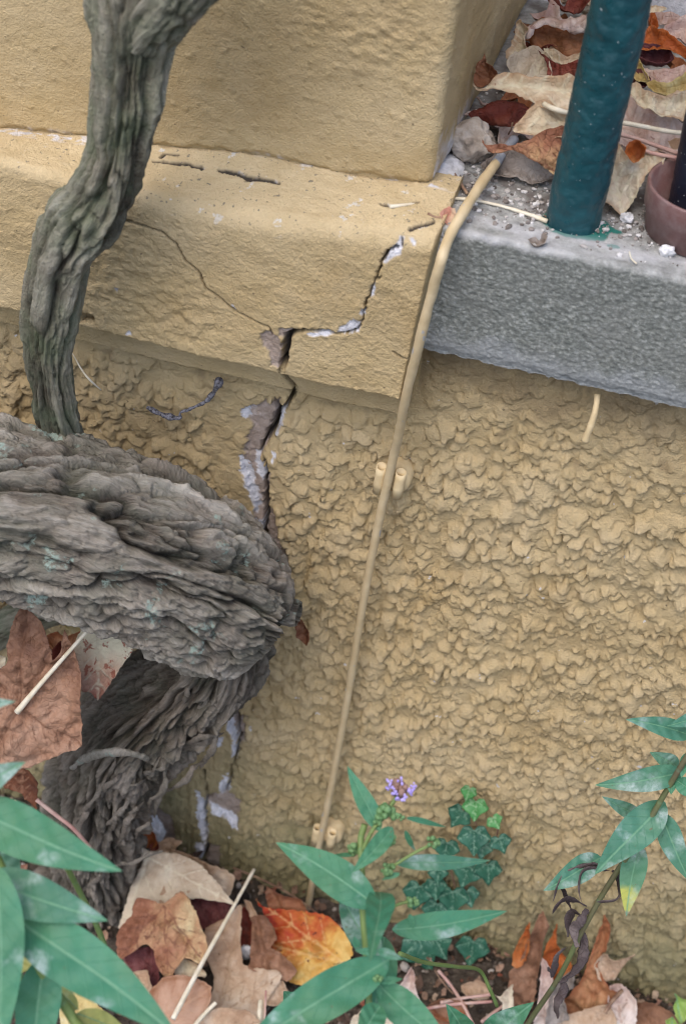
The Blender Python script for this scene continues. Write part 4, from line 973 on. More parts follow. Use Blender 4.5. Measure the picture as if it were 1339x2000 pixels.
# filler leaves of the drift, lying lower
def filler(i, x, y, r_, z_, mat, lab, grp, tilt=0.35):
    rg = random.Random(i*7+1); c0 = np.array([x, y, z_]); a0 = rg.uniform(0, 6.28)
    lob = []
    for k in range(5):
        a = a0+(k-2)*0.95; rr = r_*(1.0-0.14*abs(k-2))
        lob.append((a-0.45, rr*0.50)); lob.append((a-0.2, rr*0.74)); lob.append((a, rr)); lob.append((a+0.2, rr*0.74))
    lob.append((a0+2.6, r_*0.45)); lob.append((a0+math.pi, r_*0.12)); 
    n = unit((rg.uniform(-tilt, tilt), rg.uniform(-tilt, tilt)-0.2, 1)); u = unit(np.cross(n, [0.3, 1, 0])); v = np.cross(n, u)
    pl3 = [c0+u*math.cos(a)*rr+v*math.sin(a)*rr for a, rr in lob]
    def pr(p): q = np.asarray(p)-CAM; d = q@F; return (669.5+FPX*(q@X)/d, 1000+FPX*(q@Y)/d)
    pl = [pr(p) for p in pl3]; cc = pr(c0); r2 = ray(*cc)
    return mk_leaf('fallen_leaf', lab, pl, cc, n, mat, zref=z_, seed=900+i, base=pr(c0+u*math.cos(a0+math.pi)*r_*0.1+v*math.sin(a0+math.pi)*r_*0.1), group=grp, crumple=.005, curl=.008)
mats_f = [m_pink, m_tan, m_brown2, m_cream, m_orbr, m_red]
FILL = [(0.075, .13, .045, .006), (0.10, .20, .05, .012), (0.085, .28, .05, .016), (0.14, .33, .05, .016), (0.19, .27, .05, .012), (0.21, .20, .05, .010), (0.175, .13, .04, .007), (0.24, .33, .05, .016), (0.27, .25, .05, .010), (0.11, .36, .045, .02), (0.078, .16, .028, .022), (0.074, .22, .026, .03), (0.080, .28, .028, .03), (0.082, .34, .03, .034)]
names_f = ['brown', 'tan', 'rusty']
for i, (x, y, r_, dz) in enumerate(FILL):
    filler(i, x, y, r_, ZT+dz, mats_f[i % 6], 'autumn leaf lying flat underneath the others in the drift on the coping', 'leaves at the bottom of the coping drift')

# stalks on the coping
def stalk(name, label, pts, r_, mat, cat='stalk', seg=8):
    return tag(tube(name, pts, r_, mat, seg=seg, n=30, bump=0.0003), label, cat)
stalk('leaf_stalk', 'dry buff stalk lying from the plinth corner under the pipe to the post foot', [atz(760, 404, ZT+.003), atz(800, 400, ZT+.003), atz(850, 391, ZT+.003), atz(900, 388, ZT+.002), atz(960, 398, ZT+.002), atz(1020, 415, ZT+.002), atz(1068, 432, ZT+.002)], [.0018, .0016, .0014, .0012, .0012, .0014, .0018], M_STRAW)
stalk('leaf_stalk', 'thick ivory stalk emerging behind the left side of the post', [atz(1062, 203, ZT+.06), atz(1080, 212, ZT+.062), atz(1110, 220, ZT+.06), atz(1140, 220, ZT+.058)], [.0018, .0020, .0018, .0016], M_STRAW)
stalk('leaf_stalk', 'long white stalk running right from the post over the pink leaf', [atz(1195, 236, ZT+.045), atz(1250, 246, ZT+.045), atz(1300, 256, ZT+.045), atz(1350, 262, ZT+.045)], .0018, M_STRAW)
stalk('leaf_stalk', 'dark pink stalk running from the post toward the saucer', [atz(1190, 258, ZT+.040), atz(1240, 270, ZT+.040), atz(1290, 288, ZT+.040), atz(1340, 306, ZT+.040)], .0016, M_PINKST)
stalk('leaf_stalk', 'pale pink stalk just below the dark pink one', [atz(1235, 284, ZT+.042), atz(1270, 298, ZT+.042), atz(1310, 306, ZT+.042), atz(1345, 312, ZT+.042)], .0014, M_PINKST)
stalk('twig', 'dark brown twig between the mortar lump and the pipe', [atz(884, 335, ZT+.003), atz(896, 355, ZT+.004), atz(912, 378, ZT+.003)], [.0012, .0016, .001], M_TWIG, 'twig')
stalk('twig', 'forked dark twig tip above the pipe end', [atz(992, 262, ZT+.02), atz(998, 250, ZT+.03), atz(1000, 240, ZT+.035)], .0007, M_TWIG, 'twig')
stalk('twig', 'fine curved twig at the foot of the post', [atz(1062, 420, ZT+.002), atz(1080, 436, ZT+.002), atz(1110, 445, ZT+.002), atz(1150, 450, ZT+.002)], .0006, M_TWIG, 'twig')
stalk('grass_stem', 'short curved dry stem on the coping in front of the saucer', [atz(1228, 492, ZT+.002), atz(1232, 505, ZT+.003), atz(1242, 515, ZT+.002)], .0006, M_STRAW, 'stem')
mk_leaf('leaf_scrap', 'salmon leaf scrap beside the bend of the pipe', [(858,424),(872,410),(888,408),(892,430),(880,438),(866,434)], (875,424), (0,-.4,.9), LM('leaf_salmon', [(0.5,0.2,0.13),(0.62,0.32,0.24),(0.68,0.42,0.34)]), zref=ZT+.004, seed=91, petiole=([(835,420,0),(848,427,0),(864,428,0)], .0009, M_TWIG))
mk_leaf('leaf_scrap', 'small dark grey leaf flake on the coping edge', [(1030,470),(1045,468),(1052,475),(1060,462),(1068,468),(1064,480),(1045,484)], (1048,474), UP, m_grey, zref=ZT+.002, seed=92)

# ------------------------------------------------------------ leaves on the ground
GB = 'dead leaves fallen at the wall foot'
FL = (-0.1, -0.55, 0.80)
bot = [
 ('large pale beige leaf with fan veins lying against the vine root', [(272,1654),(300,1663),(350,1668),(395,1690),(435,1735),(458,1767),(420,1759),(370,1755),(330,1772),(290,1792),(258,1815),(231,1813),(245,1772),(262,1720),(282,1680)], .075, FL, m_pale, dict(base=(289,1674), crumple=.003, curl=.003)),
 ('brownish leaf behind the large pale beige leaf at the wall', [(330,1655),(360,1662),(410,1682),(458,1708),(452,1745),(430,1750),(390,1700)], .068, (0,-.7,.6), m_tan, {}),
 ('crumpled reddish brown leaf with yellow blotches, below the pale leaf', [(262,1765),(270,1754),(296,1758),(322,1765),(355,1741),(377,1758),(392,1790),(398,1812),(409,1850),(401,1886),(386,1880),(364,1870),(350,1890),(330,1912),(312,1886),(300,1855),(285,1844),(262,1860),(232,1876),(229,1840),(236,1812),(258,1790)], .070, FL, m_mottle, dict(base=(318,1768), crumple=.006, curl=.006, gdir=(1,.2))),
 ('maroon leaf showing under the pale beige leaf', [(374,1752),(455,1760),(470,1790),(430,1812),(398,1815),(388,1790)], .045, FL, m_maroon, {}),
 ('big mottled tan leaf in the middle of the ground litter', [(404,1812),(436,1796),(474,1768),(472,1830),(478,1885),(545,1896),(550,1912),(524,1955),(512,2010),(400,2010),(415,1950),(418,1910),(400,1850)], .040, FL, m_tan, dict(base=(420,1990), crumple=.003, curl=.004)),
 ('deep crimson leaf sliver between tan and crumpled leaf', [(466,1782),(482,1772),(498,1802),(492,1845),(474,1848),(466,1815)], .038, FL, m_red, {}),
 ('dark red-brown leaf standing behind the red to yellow leaf', [(520,1730),(548,1742),(580,1752),(594,1762),(610,1792),(570,1790),(530,1785)], .060, (0,-.85,.4), m_brown2, {}),
 ('red to yellow leaf beside the plant with the violet flower', [(498,1756),(512,1770),(540,1776),(590,1778),(630,1784),(658,1802),(686,1832),(690,1865),(674,1884),(652,1912),(620,1925),(582,1922),(560,1915),(556,1890),(530,1862),(516,1842),(542,1832),(520,1800),(514,1780)], .050, (0,-.6,.75), m_grad, dict(base=(672,1882), crumple=.006, curl=.006, jag=2.8, gdir=(.62,.78))),
 ('crumpled pale brown leaf left of the red to yellow leaf', [(492,1792),(520,1788),(544,1830),(530,1852),(560,1868),(582,1896),(560,1918),(530,1902),(488,1892),(494,1840)], .055, FL, m_brown, dict(crumple=.008)),
 ('glossy brown leaf at the bottom beneath the long straw', [(294,1938),(325,1908),(362,1904),(400,1916),(416,1928),(415,1952),(400,1985),(376,2010),(310,2005),(290,1970)], .050, FL, m_gloss, dict(base=(300,2000), crumple=.002)),
 ('small cream leaf under the crumpled blotched leaf', [(340,1892),(360,1872),(396,1888),(404,1908),(350,1906)], .045, FL, m_cream, {}),
 ('folded tan leaf at the lower edge right of the glossy leaf', [(392,1985),(430,1968),(490,1975),(515,2010),(380,2015)], .050, FL, m_tan, dict(crumple=.005)),
 ('light brown leaf tip right of the big tan leaf', [(520,1925),(552,1915),(566,1945),(555,1965),(520,1960)], .035, FL, m_tan, {}),
 ('brown leaf shadowed under the crumpled blotched leaf', [(245,1860),(300,1850),(315,1910),(290,1950),(255,1910)], .028, FL, m_maroon, {}),
 ('curled buff leaf between the root and the glossy leaf', [(262,1900),(290,1895),(302,1930),(288,1960),(270,1940)], .032, FL, m_tan, {}),
 ('yellow and orange leaf behind the left plant stems', [(120,1935),(150,1925),(190,1955),(215,2005),(130,2010),(118,1965)], .040, FL, m_yel, {}),
 ('narrow twisted dead leaf at the wall beside the crimson sliver', [(478,1758),(492,1762),(505,1790),(512,1800),(498,1808),(486,1780)], .055, FL, m_tan, {}),
 # right hand group
 ('tall brown leaf standing against the wall, left of the withered stalk', [(1059,1777),(1073,1806),(1064,1832),(1060,1862),(1050,1912),(1042,1962),(1006,1968),(997,1930),(998,1890),(1020,1868),(1032,1832),(1046,1806)], .06, (-.2,-.9,.25), m_brown, dict(crumple=.005)),
 ('narrow red leaf edge left of the tall brown leaf', [(1034,1800),(1036,1850),(1020,1882),(1004,1874),(1010,1845),(1023,1820)], .075, (-.2,-.9,.2), m_orange, {}),
 ('orange-red leaf right of the tall brown leaf', [(1088,1802),(1086,1840),(1100,1860),(1116,1880),(1098,1912),(1088,1938),(1074,1902),(1058,1862),(1066,1835),(1078,1820)], .070, (.2,-.9,.25), m_orange, dict(crumple=.005)),
 ('pinkish tan leaf below the orange-red leaf', [(1058,1870),(1075,1888),(1084,1940),(1076,2010),(1040,2010),(1052,1940)], .040, (0,-.85,.4), m_pink, {}),
 ('twisted orange-brown leaf with a tall pale tip on the right', [(1182,1782),(1191,1810),(1184,1850),(1166,1888),(1184,1916),(1206,1934),(1192,1952),(1160,1976),(1122,1982),(1092,1960),(1110,1940),(1132,1916),(1150,1870),(1164,1830),(1174,1808)], .055, (-.1,-.85,.4), m_orbr, dict(crumple=.006)),
 ('light brown horned lobe right of the twisted leaf', [(1160,1880),(1180,1860),(1200,1872),(1240,1862),(1215,1886),(1198,1912),(1172,1906)], .065, (0,-.9,.3), m_tan, {}),
 ('pale pink-grey leaf at the lower right beside a broken twig', [(1190,1925),(1214,1922),(1242,1958),(1238,2012),(1200,2012),(1186,1965)], .030, FL, m_pink, {}),
 ('dull red-brown leaf in the bottom right corner', [(1232,1966),(1262,1956),(1290,1966),(1330,1992),(1330,2012),(1225,2012)], .020, FL, m_brown, {}),
 ('cream curled leaf left of the tall brown leaf', [(962,1940),(978,1946),(1000,1922),(1002,1960),(1008,2012),(975,2012),(982,1958)], .030, FL, m_pale, {}),
 ('broad tan leaf with brown stains at the bottom right', [(1085,1990),(1130,1975),(1190,1962),(1200,2012),(1080,2012)], .022, FL, m_tan, {}),
 ('small pointed pinkish leaf among the ivy runners', [(803,1888),(812,1922),(824,1962),(800,1952),(778,1930)], .045, (0,-.8,.5), m_pink, {}),
 ('rusty leaf half hidden under the ivy runners', [(850,1955),(900,1950),(915,1975),(880,1995),(845,1985)], .012, FL, m_brown2, {}),
 ('rust brown leaf lying on the soil under the pale runners', [(828,1972),(862,1950),(905,1958),(915,1985),(885,2012),(835,2010)], .012, FL, m_brown, {}),
 ('pale leaf edge on the soil left of the ground plant leaves', [(690,1985),(740,1960),(800,1975),(830,2012),(690,2015)], .012, FL, m_pale, {}),
 ('brown curled leaf on the soil below the hanging ivy leaves', [(900,1925),(935,1915),(962,1930),(950,1952),(915,1950)], .010, FL, m_tan, {}),
 ('grey-brown leaf hanging below the withered stalk', [(1095,1905),(1118,1895),(1120,1925),(1100,1945),(1110,1990),(1065,2000),(1072,1950)], .050, (0,-.8,.4), m_grey, {}),
]
for i, (lab, pl, z_, n, mt, kw) in enumerate(bot):
    cx = sum(a for a, b in pl)/len(pl); cy = sum(b for a, b in pl)/len(pl)
    q = atz(cx, cy, z_)
    kw = dict(kw)
    if q[1] > -0.014: kw['yref'] = -0.020-0.0012*(i % 5)
    else: kw['zref'] = z_
    mk_leaf('fallen_leaf', lab, pl, (cx, cy), n, mt, seed=500+i, group=GB, **kw)
# leaves lodged at the left around the vine: placed in depth by their y
def dleaf(lab, pl, y, n, mt, seed, **kw):
    cx = sum(a for a, b in pl)/len(pl); cy = sum(b for a, b in pl)/len(pl)
    return mk_leaf('fallen_leaf', lab, pl, (cx, cy), n, mt, yref=y, seed=seed, group='dead leaves lodged in the vine', **kw)
dleaf('tan leaf with curled rim behind the straw under the thick limb', [(128,1218),(136,1203),(152,1195),(180,1202),(178,1226),(150,1238),(132,1228)], -.07, (0,-.8,.5), m_yel, 601)
dleaf('orange-brown curled leaf behind the large brown leaf', [(93,1242),(112,1232),(132,1240),(180,1226),(166,1252),(142,1264),(112,1274)], -.08, (0,-.8,.5), m_orbr, 602)
dleaf('cream leaf stained red at its lower tip, hanging under the limb', [(184,1203),(215,1214),(246,1244),(265,1254),(256,1277),(231,1312),(205,1352),(192,1368),(180,1352),(161,1346),(156,1300),(146,1264),(160,1228)], -.135, (.1,-.85,.45), m_creamred, 603, gdir=(-.35,.95), base=(192,1208), crumple=.002, curl=.003)
dleaf('dark red twisted leaf scrap between the large brown leaf lobes', [(108,1262),(122,1248),(134,1262),(138,1290),(120,1312),(108,1296)], -.11, (0,-.9,.3), m_red, 604)
dleaf('large curled brown leaf on the left with pale petiole', [(50,1178),(58,1196),(82,1220),(96,1246),(108,1284),(120,1272),(124,1250),(128,1228),(146,1260),(158,1310),(164,1350),(163,1385),(160,1457),(128,1466),(90,1486),(50,1502),(-40,1505),(-40,1320),(0,1305),(18,1290),(14,1265),(22,1225),(36,1196)], -.175, (.15,-.85,.5), LM('leaf_copper', [(0.20,0.10,0.065),(0.36,0.20,0.125),(0.46,0.29,0.20)], vein=(0.20,0.10,0.06), nscale=18, wrinkle=.0012), 605, base=(36,1388), crumple=.008, curl=.006,
      petiole=([(36,1388,.002),(80,1335,.006),(130,1278,.006),(190,1211,.002)], [.0028,.0021,.0018,.0016], M_STRAW))
dleaf('brown lower fold of the large leaf, hanging over the stem', [(-30,1400),(0,1395),(30,1390),(48,1420),(30,1480),(0,1490),(-30,1492)], -.188, (.1,-.8,.5), m_brown, 606)
dleaf('rust coloured leaf tip hanging below the large brown leaf', [(10,1500),(50,1494),(76,1522),(74,1584),(60,1562),(30,1540),(0,1525),(-20,1505)], -.16, (.1,-.9,.3), m_brown2, 607)
dleaf('pale leaf corner at the left edge behind the brown leaf', [(-20,1280),(0,1276),(16,1280),(14,1300),(-20,1305)], -.13, (0,-.8,.4), m_pale, 608)
dleaf('small russet leaf caught behind the end of the thick limb', [(578,1214),(592,1208),(604,1226),(606,1246),(598,1260),(584,1244)], -.022, (0,-.95,.2), m_brown2, 609)
dleaf('orange-red leaf scrap at the foot of the white plaster', [(278,1628),(300,1622),(312,1640),(300,1655),(280,1650)], -.045, (0,-.8,.5), m_orange, 610)
dleaf('crimson berry-like leaf scrap above the pale beige leaf', [(294,1648),(308,1644),(314,1654),(302,1662)], -.05, (0,-.8,.5), m_red, 611)
dleaf('pale curled scrap above the pale beige leaf', [(304,1650),(330,1634),(358,1640),(340,1662),(352,1668),(310,1668)], -.045, (0,-.8,.5), m_tan, 612)

stalk('straw', 'long straight white straw lying across the ground leaves', [atz(496, 1698, .085), atz(440, 1800, .085), atz(390, 1890, .080), atz(338, 1990, .075)], [.0017, .0021, .0024, .0027], M_STRAW, 'straw')
stalk('straw', 'short pale stalk lower right of the long white straw', [atz(422, 1958, .065), atz(400, 1980, .06), atz(375, 2010, .06)], .0021, M_STRAW, 'straw')
stalk('straw', 'stubby white stalk at the bottom by the red to yellow leaf', [atz(509, 1955, .06), atz(507, 1980, .06), atz(505, 2010, .05)], .0026, M_STRAW, 'straw')
stalk('leaf_stalk', 'short bright pink stalk beside the stubby white one', [atz(519, 1935, .06), atz(518, 1965, .06), atz(517, 2000, .055)], .0011, M_PINKST)
stalk('leaf_stalk', 'pink and cream stalk slanting down over the root on the left', [at(72, 1562, -.17), at(110, 1592, -.17), at(145, 1620, -.17), at(178, 1658, -.165)], .0021, M_PINKST)
stalk('straw', 'fine dry stem bowing from the wall across the red leaf', [at(455, 1695, -.02), at(520, 1722, -.02), at(580, 1755, -.025), at(640, 1800, -.04)], .0011, M_TWIG, 'straw')
for lab, pts in (('thick pink runner along the wall foot left of the cream leaf', [(820, 1972), (880, 1962), (960, 1956)]), ('thin pinkish runner just above the thick one', [(860, 1958), (900, 1950), (960, 1942)]),
                 ('pinkish stem slanting from the ivy down to the right', [(855, 1895), (880, 1925), (905, 1965), (925, 2005)]), ('pale stem rising to the right beside the cream leaf', [(940, 1995), (960, 1980), (985, 1962)]), ('dark thin stem hanging from the large ivy leaf', [(848, 1895), (865, 1920), (885, 1942)])):
    stalk('runner', lab, [atz(a, b, .022) if i_ else atz(a, b, .03) for i_, (a, b) in enumerate(pts)], .0017 if 'dark' not in lab else .0007, M_PINKST if 'dark' not in lab else M_TWIG, 'runner')
stalk('twig', 'broken grey twig leaning on the pale leaf at lower right', [atz(1214, 1934, .05), atz(1195, 1955, .05), atz(1180, 1978, .04)], .0022, M_TWIG, 'twig')

# litter fragments on the ground: nobody could count them
V, Fc, A1 = [], [], []
rg = np.random.default_rng(31); k = 0
for i in range(1500):
    x, y = rg.uniform(-0.5, 0.6), -0.006-0.26*rg.random()**1.3
    r_ = 0.002+0.008*rg.random()**2; n = unit((rg.normal(0, .5), rg.normal(-.2, .5), 1)); u = unit(np.cross(n, (rg.normal(), rg.normal(), .1))); v = np.cross(n, u)
    z = 0.002+0.012*rg.random()+0.045*math.exp(-((x+0.28)/0.13)**2-((y+0.05)/0.12)**2); m = 7
    ring = [np.array((x, y, z))+(u*math.cos(a)*r_*rg.uniform(.4, 1.1)+v*math.sin(a)*r_*rg.uniform(.3, .8))+n*rg.uniform(-.002, .003) for a in np.linspace(0, 6.28, m, endpoint=False)]
    V.append(np.array((x, y, z))); V += ring; Fc += [(k, k+1+j, k+1+(j+1) % m) for j in range(m)]; A1 += [rg.random()]*(m+1); k += m+1
s = NT('litter', 0.85, 0.25)
ml = s.out(s.mix(s.mr(s.noise(200, 4), 0.4, 0.7, 0, .5), s.ramp(s.attr('rnd'), [(0.05, (0.05, 0.03, 0.022)), (0.3, (0.14, 0.08, 0.05)), (0.55, (0.28, 0.17, 0.11)), (0.8, (0.42, 0.32, 0.23)), (0.95, (0.25, 0.07, 0.04))]), (0.12, 0.09, 0.07)))
tag(link('leaf_litter', np_mesh('leaf_litter', np.array(V), np.array(Fc), dict(rnd=np.array(A1)), smooth=False), ml), 'crumbled brown leaf fragments covering the soil along the wall', 'leaf litter', kind='stuff')

# ============================================================ GREEN PLANTS
def blade(parent, b, t, wpx, mat, bow=0.1, fold=0.25, twist=0.0, db=None, dt=None, seed=0, wavy=0.04, shape=1.0, face=None, name='leaf'):
    pb_, pt2 = atd(b[0], b[1], db), atd(t[0], t[1], dt)
    L = np.linalg.norm(pt2-pb_); d = (pt2-pb_)/L
    view = unit(CAM-(pb_+pt2)/2) if face is None else unit(face)
    S = unit(np.cross(d, view)); N = np.cross(S, d)
    if np.dot(N, view) < 0: N = -N
    ca, sa = math.cos(twist), math.sin(twist); S, N = S*ca+N*sa, N*ca-S*sa
    w_ = wpx*(db+dt)/2/FPX*0.5
    nu, nv = 30, 13
    tt = np.linspace(0, 1, nu); vv = np.linspace(-1, 1, nv)
    prof = np.sin(math.pi*np.clip(tt, 0, 1)**0.72)**0.85*(1-0.25*tt); prof = prof/prof.max(); prof[0] = 0.06; prof[-1] = 0.0
    P = np.zeros((nu, nv, 3)); rib = np.zeros((nu, nv)); al = np.zeros((nu, nv))
    ph = seed*1.7
    for i, q in enumerate(tt):
        c0 = pb_+d*L*q+N*(bow*L*(4*q*(1-q))*0.5)+S*(0.03*L*math.sin(q*3+ph))
        for j, v in enumerate(vv):
            e = prof[i]*w_
            P[i, j] = c0+S*v*e+N*(fold*abs(v)*e+wavy*e*math.sin(q*17+ph+(2 if v > 0 else 0))*abs(v)+0.05*e*math.sin(q*31+abs(v)*4))
            rib[i, j] = abs(v)*prof[i]+(0.0 if prof[i] > 0.02 else 0.0); al[i, j] = q
    o = grid_obj(name, P, mat, parent, dict(rib=rib, along=al))
    return o
G1, G2 = (0.035, 0.17, 0.095), (0.06, 0.24, 0.14)
m_gplain = green_material('green_leaf', G1, G2, mildew=0.12)
m_gmil = green_material('mildewed_leaf', (0.045, 0.17, 0.11), (0.07, 0.22, 0.15), mildew=0.55)
m_gmil2 = green_material('heavily_mildewed_leaf', (0.07, 0.20, 0.14), (0.11, 0.26, 0.19), mildew=0.95)
m_gtip = green_material('yellow_tipped_leaf', (0.06, 0.20, 0.12), (0.10, 0.26, 0.16), mildew=0.4, tip=((0.50, 0.50, 0.10), (0.26, 0.20, 0.20)))
m_gyel = green_material('yellowed_leaf', (0.35, 0.38, 0.10), (0.45, 0.42, 0.14), mildew=0.3)
m_gstem = green_material('green_stem', (0.16, 0.24, 0.07), (0.22, 0.30, 0.10))
m_gbud = green_material('green_bud', (0.12, 0.26, 0.10), (0.20, 0.34, 0.15))

pl1 = empty('flowering_plant', atz(735, 2180, 0), 'green plant in front with lance leaves and one small violet flower', 'plant')
D1 = 0.97
q = atd(742, 2260, D1+.02)
tube('stem', [np.array([q[0]+.01, q[1]-.01, -.01]), np.array([q[0], q[1], q[2]*0.5]), q, atd(735, 2120, D1), atd(722, 1980, D1), atd(716, 1880, D1), atd(708, 1780, D1), atd(706, 1690, D1+.005), atd(704, 1640, D1+.01), atd(712, 1610, D1+.01)], .0022, m_gstem, pl1, seg=10, n=40)
tube('flower_stalk', [atd(708, 1660, D1), atd(728, 1620, D1), atd(752, 1590, D1+.005), atd(775, 1555, D1+.01)], .0014, m_gstem, pl1)
tube('side_stalk', [atd(735, 1800, D1), atd(770, 1770, D1), atd(800, 1760, D1)], .0010, m_gstem, pl1)
tube('side_stalk', [atd(770, 1690, D1), atd(810, 1665, D1), atd(845, 1648, D1)], .0010, m_gstem, pl1)
B1 = [((735, 1770), (538, 1646), 84, -.01, .02, .10, m_gplain), ((737, 1625), (682, 1494), 42, .0, .02, .05, m_gplain), ((765, 1615), (686, 1706), 42, 0, -.02, .08, m_gplain),
      ((772, 1692), (957, 1674), 36, .005, .03, .06, m_gmil), ((765, 1812), (990, 1782), 60, .0, .02, .04, m_gplain), ((734, 1880), (668, 1738), 66, .0, .05, .08, m_gmil),
      ((735, 1742), (728, 1880), 66, .005, -.09, .14, m_gplain), ((755, 1868), (440, 2095), 100, -.02, -.06, .06, m_gplain), ((742, 1918), (885, 2060), 78, -.01, -.03, .08, m_gplain),
      ((752, 1830), (718, 2010), 74, .02, .01, .08, m_gplain), ((792, 1600), (872, 1613), 13, .01, .02, .04, m_gplain), ((790, 1622), (812, 1662), 13, .01, .02, .05, m_gplain),
      ((690, 1672), (650, 1668), 10, .01, .02, .05, m_gplain), ((737, 1858), (692, 1856), 18, -.03, -.03, .1, m_gplain), ((737, 1858), (788, 1872), 22, -.03, -.03, .1, m_gplain),
      ((740, 1915), (786, 1912), 18, -.02, -.02, .1, m_gplain), ((738, 1925), (742, 1952), 12, -.02, -.02, .1, m_gplain), ((700, 1850), (690, 1828), 14, -.01, -.01, .1, m_gplain), ((780, 1705), (745, 1720), 12, .0, .0, .1, m_gplain),
      ((745, 1965), (695, 2040), 60, -.03, -.05, .1, m_gplain), ((800, 1785), (806, 1815), 14, .0, .0, .1, m_gplain)]
for i, (b, t, w_, db, dt, bow, mt) in enumerate(B1): blade(pl1, b, t, w_*0.88, mt, bow=bow, db=D1+db, dt=D1+dt, seed=i)
def bud(parent, px, py, d, r_, n=14, seed=0, mat=None, name='bud'):
    rg = random.Random(seed); c0 = atd(px, py, d); Vs, Fs = [], []
    V0, F0 = ico()
    for k in range(n):
        a = Vector((rg.gauss(0, 1), rg.gauss(0, 1), rg.gauss(0, 1))).normalized()*r_*rg.uniform(.3, .9)
        v = V0*np.array((.35, .35, .5))*r_*rg.uniform(.7, 1.2)+c0+np.array(a); Vs.append(v); Fs.append(F0+len(V0)*k)
    Vs = np.concatenate(Vs); z = np.zeros(len(Vs))
    return link(name, np_mesh(name, Vs, np.concatenate(Fs), dict(rib=z+1, along=z)), mat or m_gbud, parent)
bud(pl1, 845, 1646, D1, .005, 16, 1); bud(pl1, 692, 1655, D1+.01, .0055, 18, 2); bud(pl1, 805, 1760, D1, .005, 16, 3)
bud(pl1, 750, 1588, D1+.005, .0075, 26, 4); bud(pl1, 760, 1640, D1, .005, 14, 5); bud(pl1, 757, 1700, D1, .0055, 16, 6); bud(pl1, 740, 1600, D1, .005, 12, 7); bud(pl1, 737, 1912, D1-.03, .004, 12, 8); bud(pl1, 780, 1595, D1, .004, 8, 9)
s = NT('flower_heart', 0.8); m_heart = s.out(s.mix(s.noise(500), (0.20, 0.12, 0.09), (0.34, 0.22, 0.18)))
s = NT('violet_petal', 0.6); m_vio = s.out(s.mix(s.mr(s.noise(200), .3, .7), (0.34, 0.26, 0.68), (0.56, 0.48, 0.86)))
fl = bud(pl1, 778, 1545, D1+.008, .0075, 30, 11, m_heart, 'flower')
for k, (px, py) in enumerate(((760, 1528), (764, 1538), (783, 1526), (800, 1540), (808, 1536), (800, 1550), (770, 1549), (775, 1560), (787, 1562), (758, 1540), (790, 1556), (803, 1546))):
    bud(fl, px, py, D1+.002, .0026, 5, 20+k, m_vio, 'petal')

pl2 = empty('leafy_plant', atz(60, 2150, 0), 'large green plant with broad mildew-dusted leaves at the lower left', 'plant')
D2 = 0.90
q = atd(180, 2080, D2+.03)
tube('stem', [atd(-30, 1640, D2+.01), atd(5, 1700, D2+.01), atd(35, 1780, D2+.01), atd(58, 1840, D2+.01), atd(85, 1905, D2+.01), atd(140, 1985, D2+.02), q, np.array([q[0]+.01, q[1], q[2]*0.5]), np.array([q[0]+.01, q[1]-.01, -.01])], .0032, m_gstem, pl2, seg=12, n=40)
tube('stem', [atd(128, 1688, D2+.08), atd(160, 1750, D2+.10), atd(190, 1810, D2+.11), atd(212, 1870, D2+.12), atd(240, 1960, D2+.14)], .0020, m_gstem, pl2)
tube('stem', [atd(28, 1860, D2+.04), atd(42, 1920, D2+.05), atd(60, 2010, D2+.06)], .0022, m_gstem, pl2)
B2 = [((-70, 1585), (243, 1692), 100, 0, -.02, .10, m_gplain), ((-25, 1708), (210, 1802), 88, 0, -.01, .08, m_gmil), ((30, 1782), (345, 2040), 112, 0, -.03, .06, m_gplain),
      ((-18, 1690), (5, 2080), 92, -.02, -.03, .06, m_gplain), ((82, 1868), (72, 2110), 88, .01, 0, .05, m_gplain), ((-80, 1545), (52, 1492), 62, 0, -.02, .08, m_gmil),
      ((-80, 1390), (32, 1372), 34, -.02, -.04, .08, m_gmil2), ((-10, 1640), (30, 1760), 60, .04, .06, .08, m_gmil2), ((60, 1845), (20, 1905), 60, .04, .05, .06, m_gyel),
      ((150, 1975), (90, 1905), 30, .03, .05, .1, m_gyel), ((150, 1980), (260, 2030), 44, .03, .04, .08, m_gyel), ((50, 1838), (-10, 1800), 30, .01, .02, .1, m_gplain)]
for i, (b, t, w_, db, dt, bow, mt) in enumerate(B2): blade(pl2, b, t, w_, mt, bow=bow, db=D2+db, dt=D2+dt, seed=40+i)

pl3 = empty('mildewed_plant', atz(1020, 2030, 0), 'mildewed plant leaning in from the right with yellowing and withered leaves', 'plant')
def d3(py): return float(np.interp(py, [1400, 1650, 2000], [1.13, 1.19, 1.28]))
tube('stem', [atd(1400, 1380, 1.12), atd(1340, 1478, 1.13), atd(1300, 1545, 1.15), atd(1262, 1610, 1.165), atd(1225, 1670, 1.18), atd(1180, 1740, 1.20), atd(1135, 1820, 1.22), atd(1090, 1910, 1.25), atd(1030, 2000, 1.29), atd(1000, 2060, 1.31)], .0023, green_material('olive_stem', (0.16, 0.20, 0.08), (0.14, 0.11, 0.07)), pl3, seg=10, n=60)
B3 = [((1350, 1435), (1220, 1407), 40, m_gmil, 0), ((1400, 1395), (1300, 1415), 36, m_gmil, 0), ((1332, 1508), (1160, 1532), 48, m_gmil, 0), ((1292, 1562), (1165, 1712), 70, m_gmil, 0), ((1250, 1650), (1222, 1790), 50, m_gtip, 0),
      ((1175, 1678), (1058, 1736), 50, m_gmil, 0.01), ((1250, 1592), (1174, 1556), 30, m_gmil2, .01), ((1284, 1588), (1350, 1720), 48, m_gmil, 0), ((1322, 1500), (1268, 1468), 34, m_gmil2, .01), ((1310, 1508), (1308, 1552), 28, m_gplain, 0), ((1318, 1525), (1370, 1560), 34, m_gplain, -.01), ((1345, 1470), (1330, 1520), 24, m_gplain, 0)]
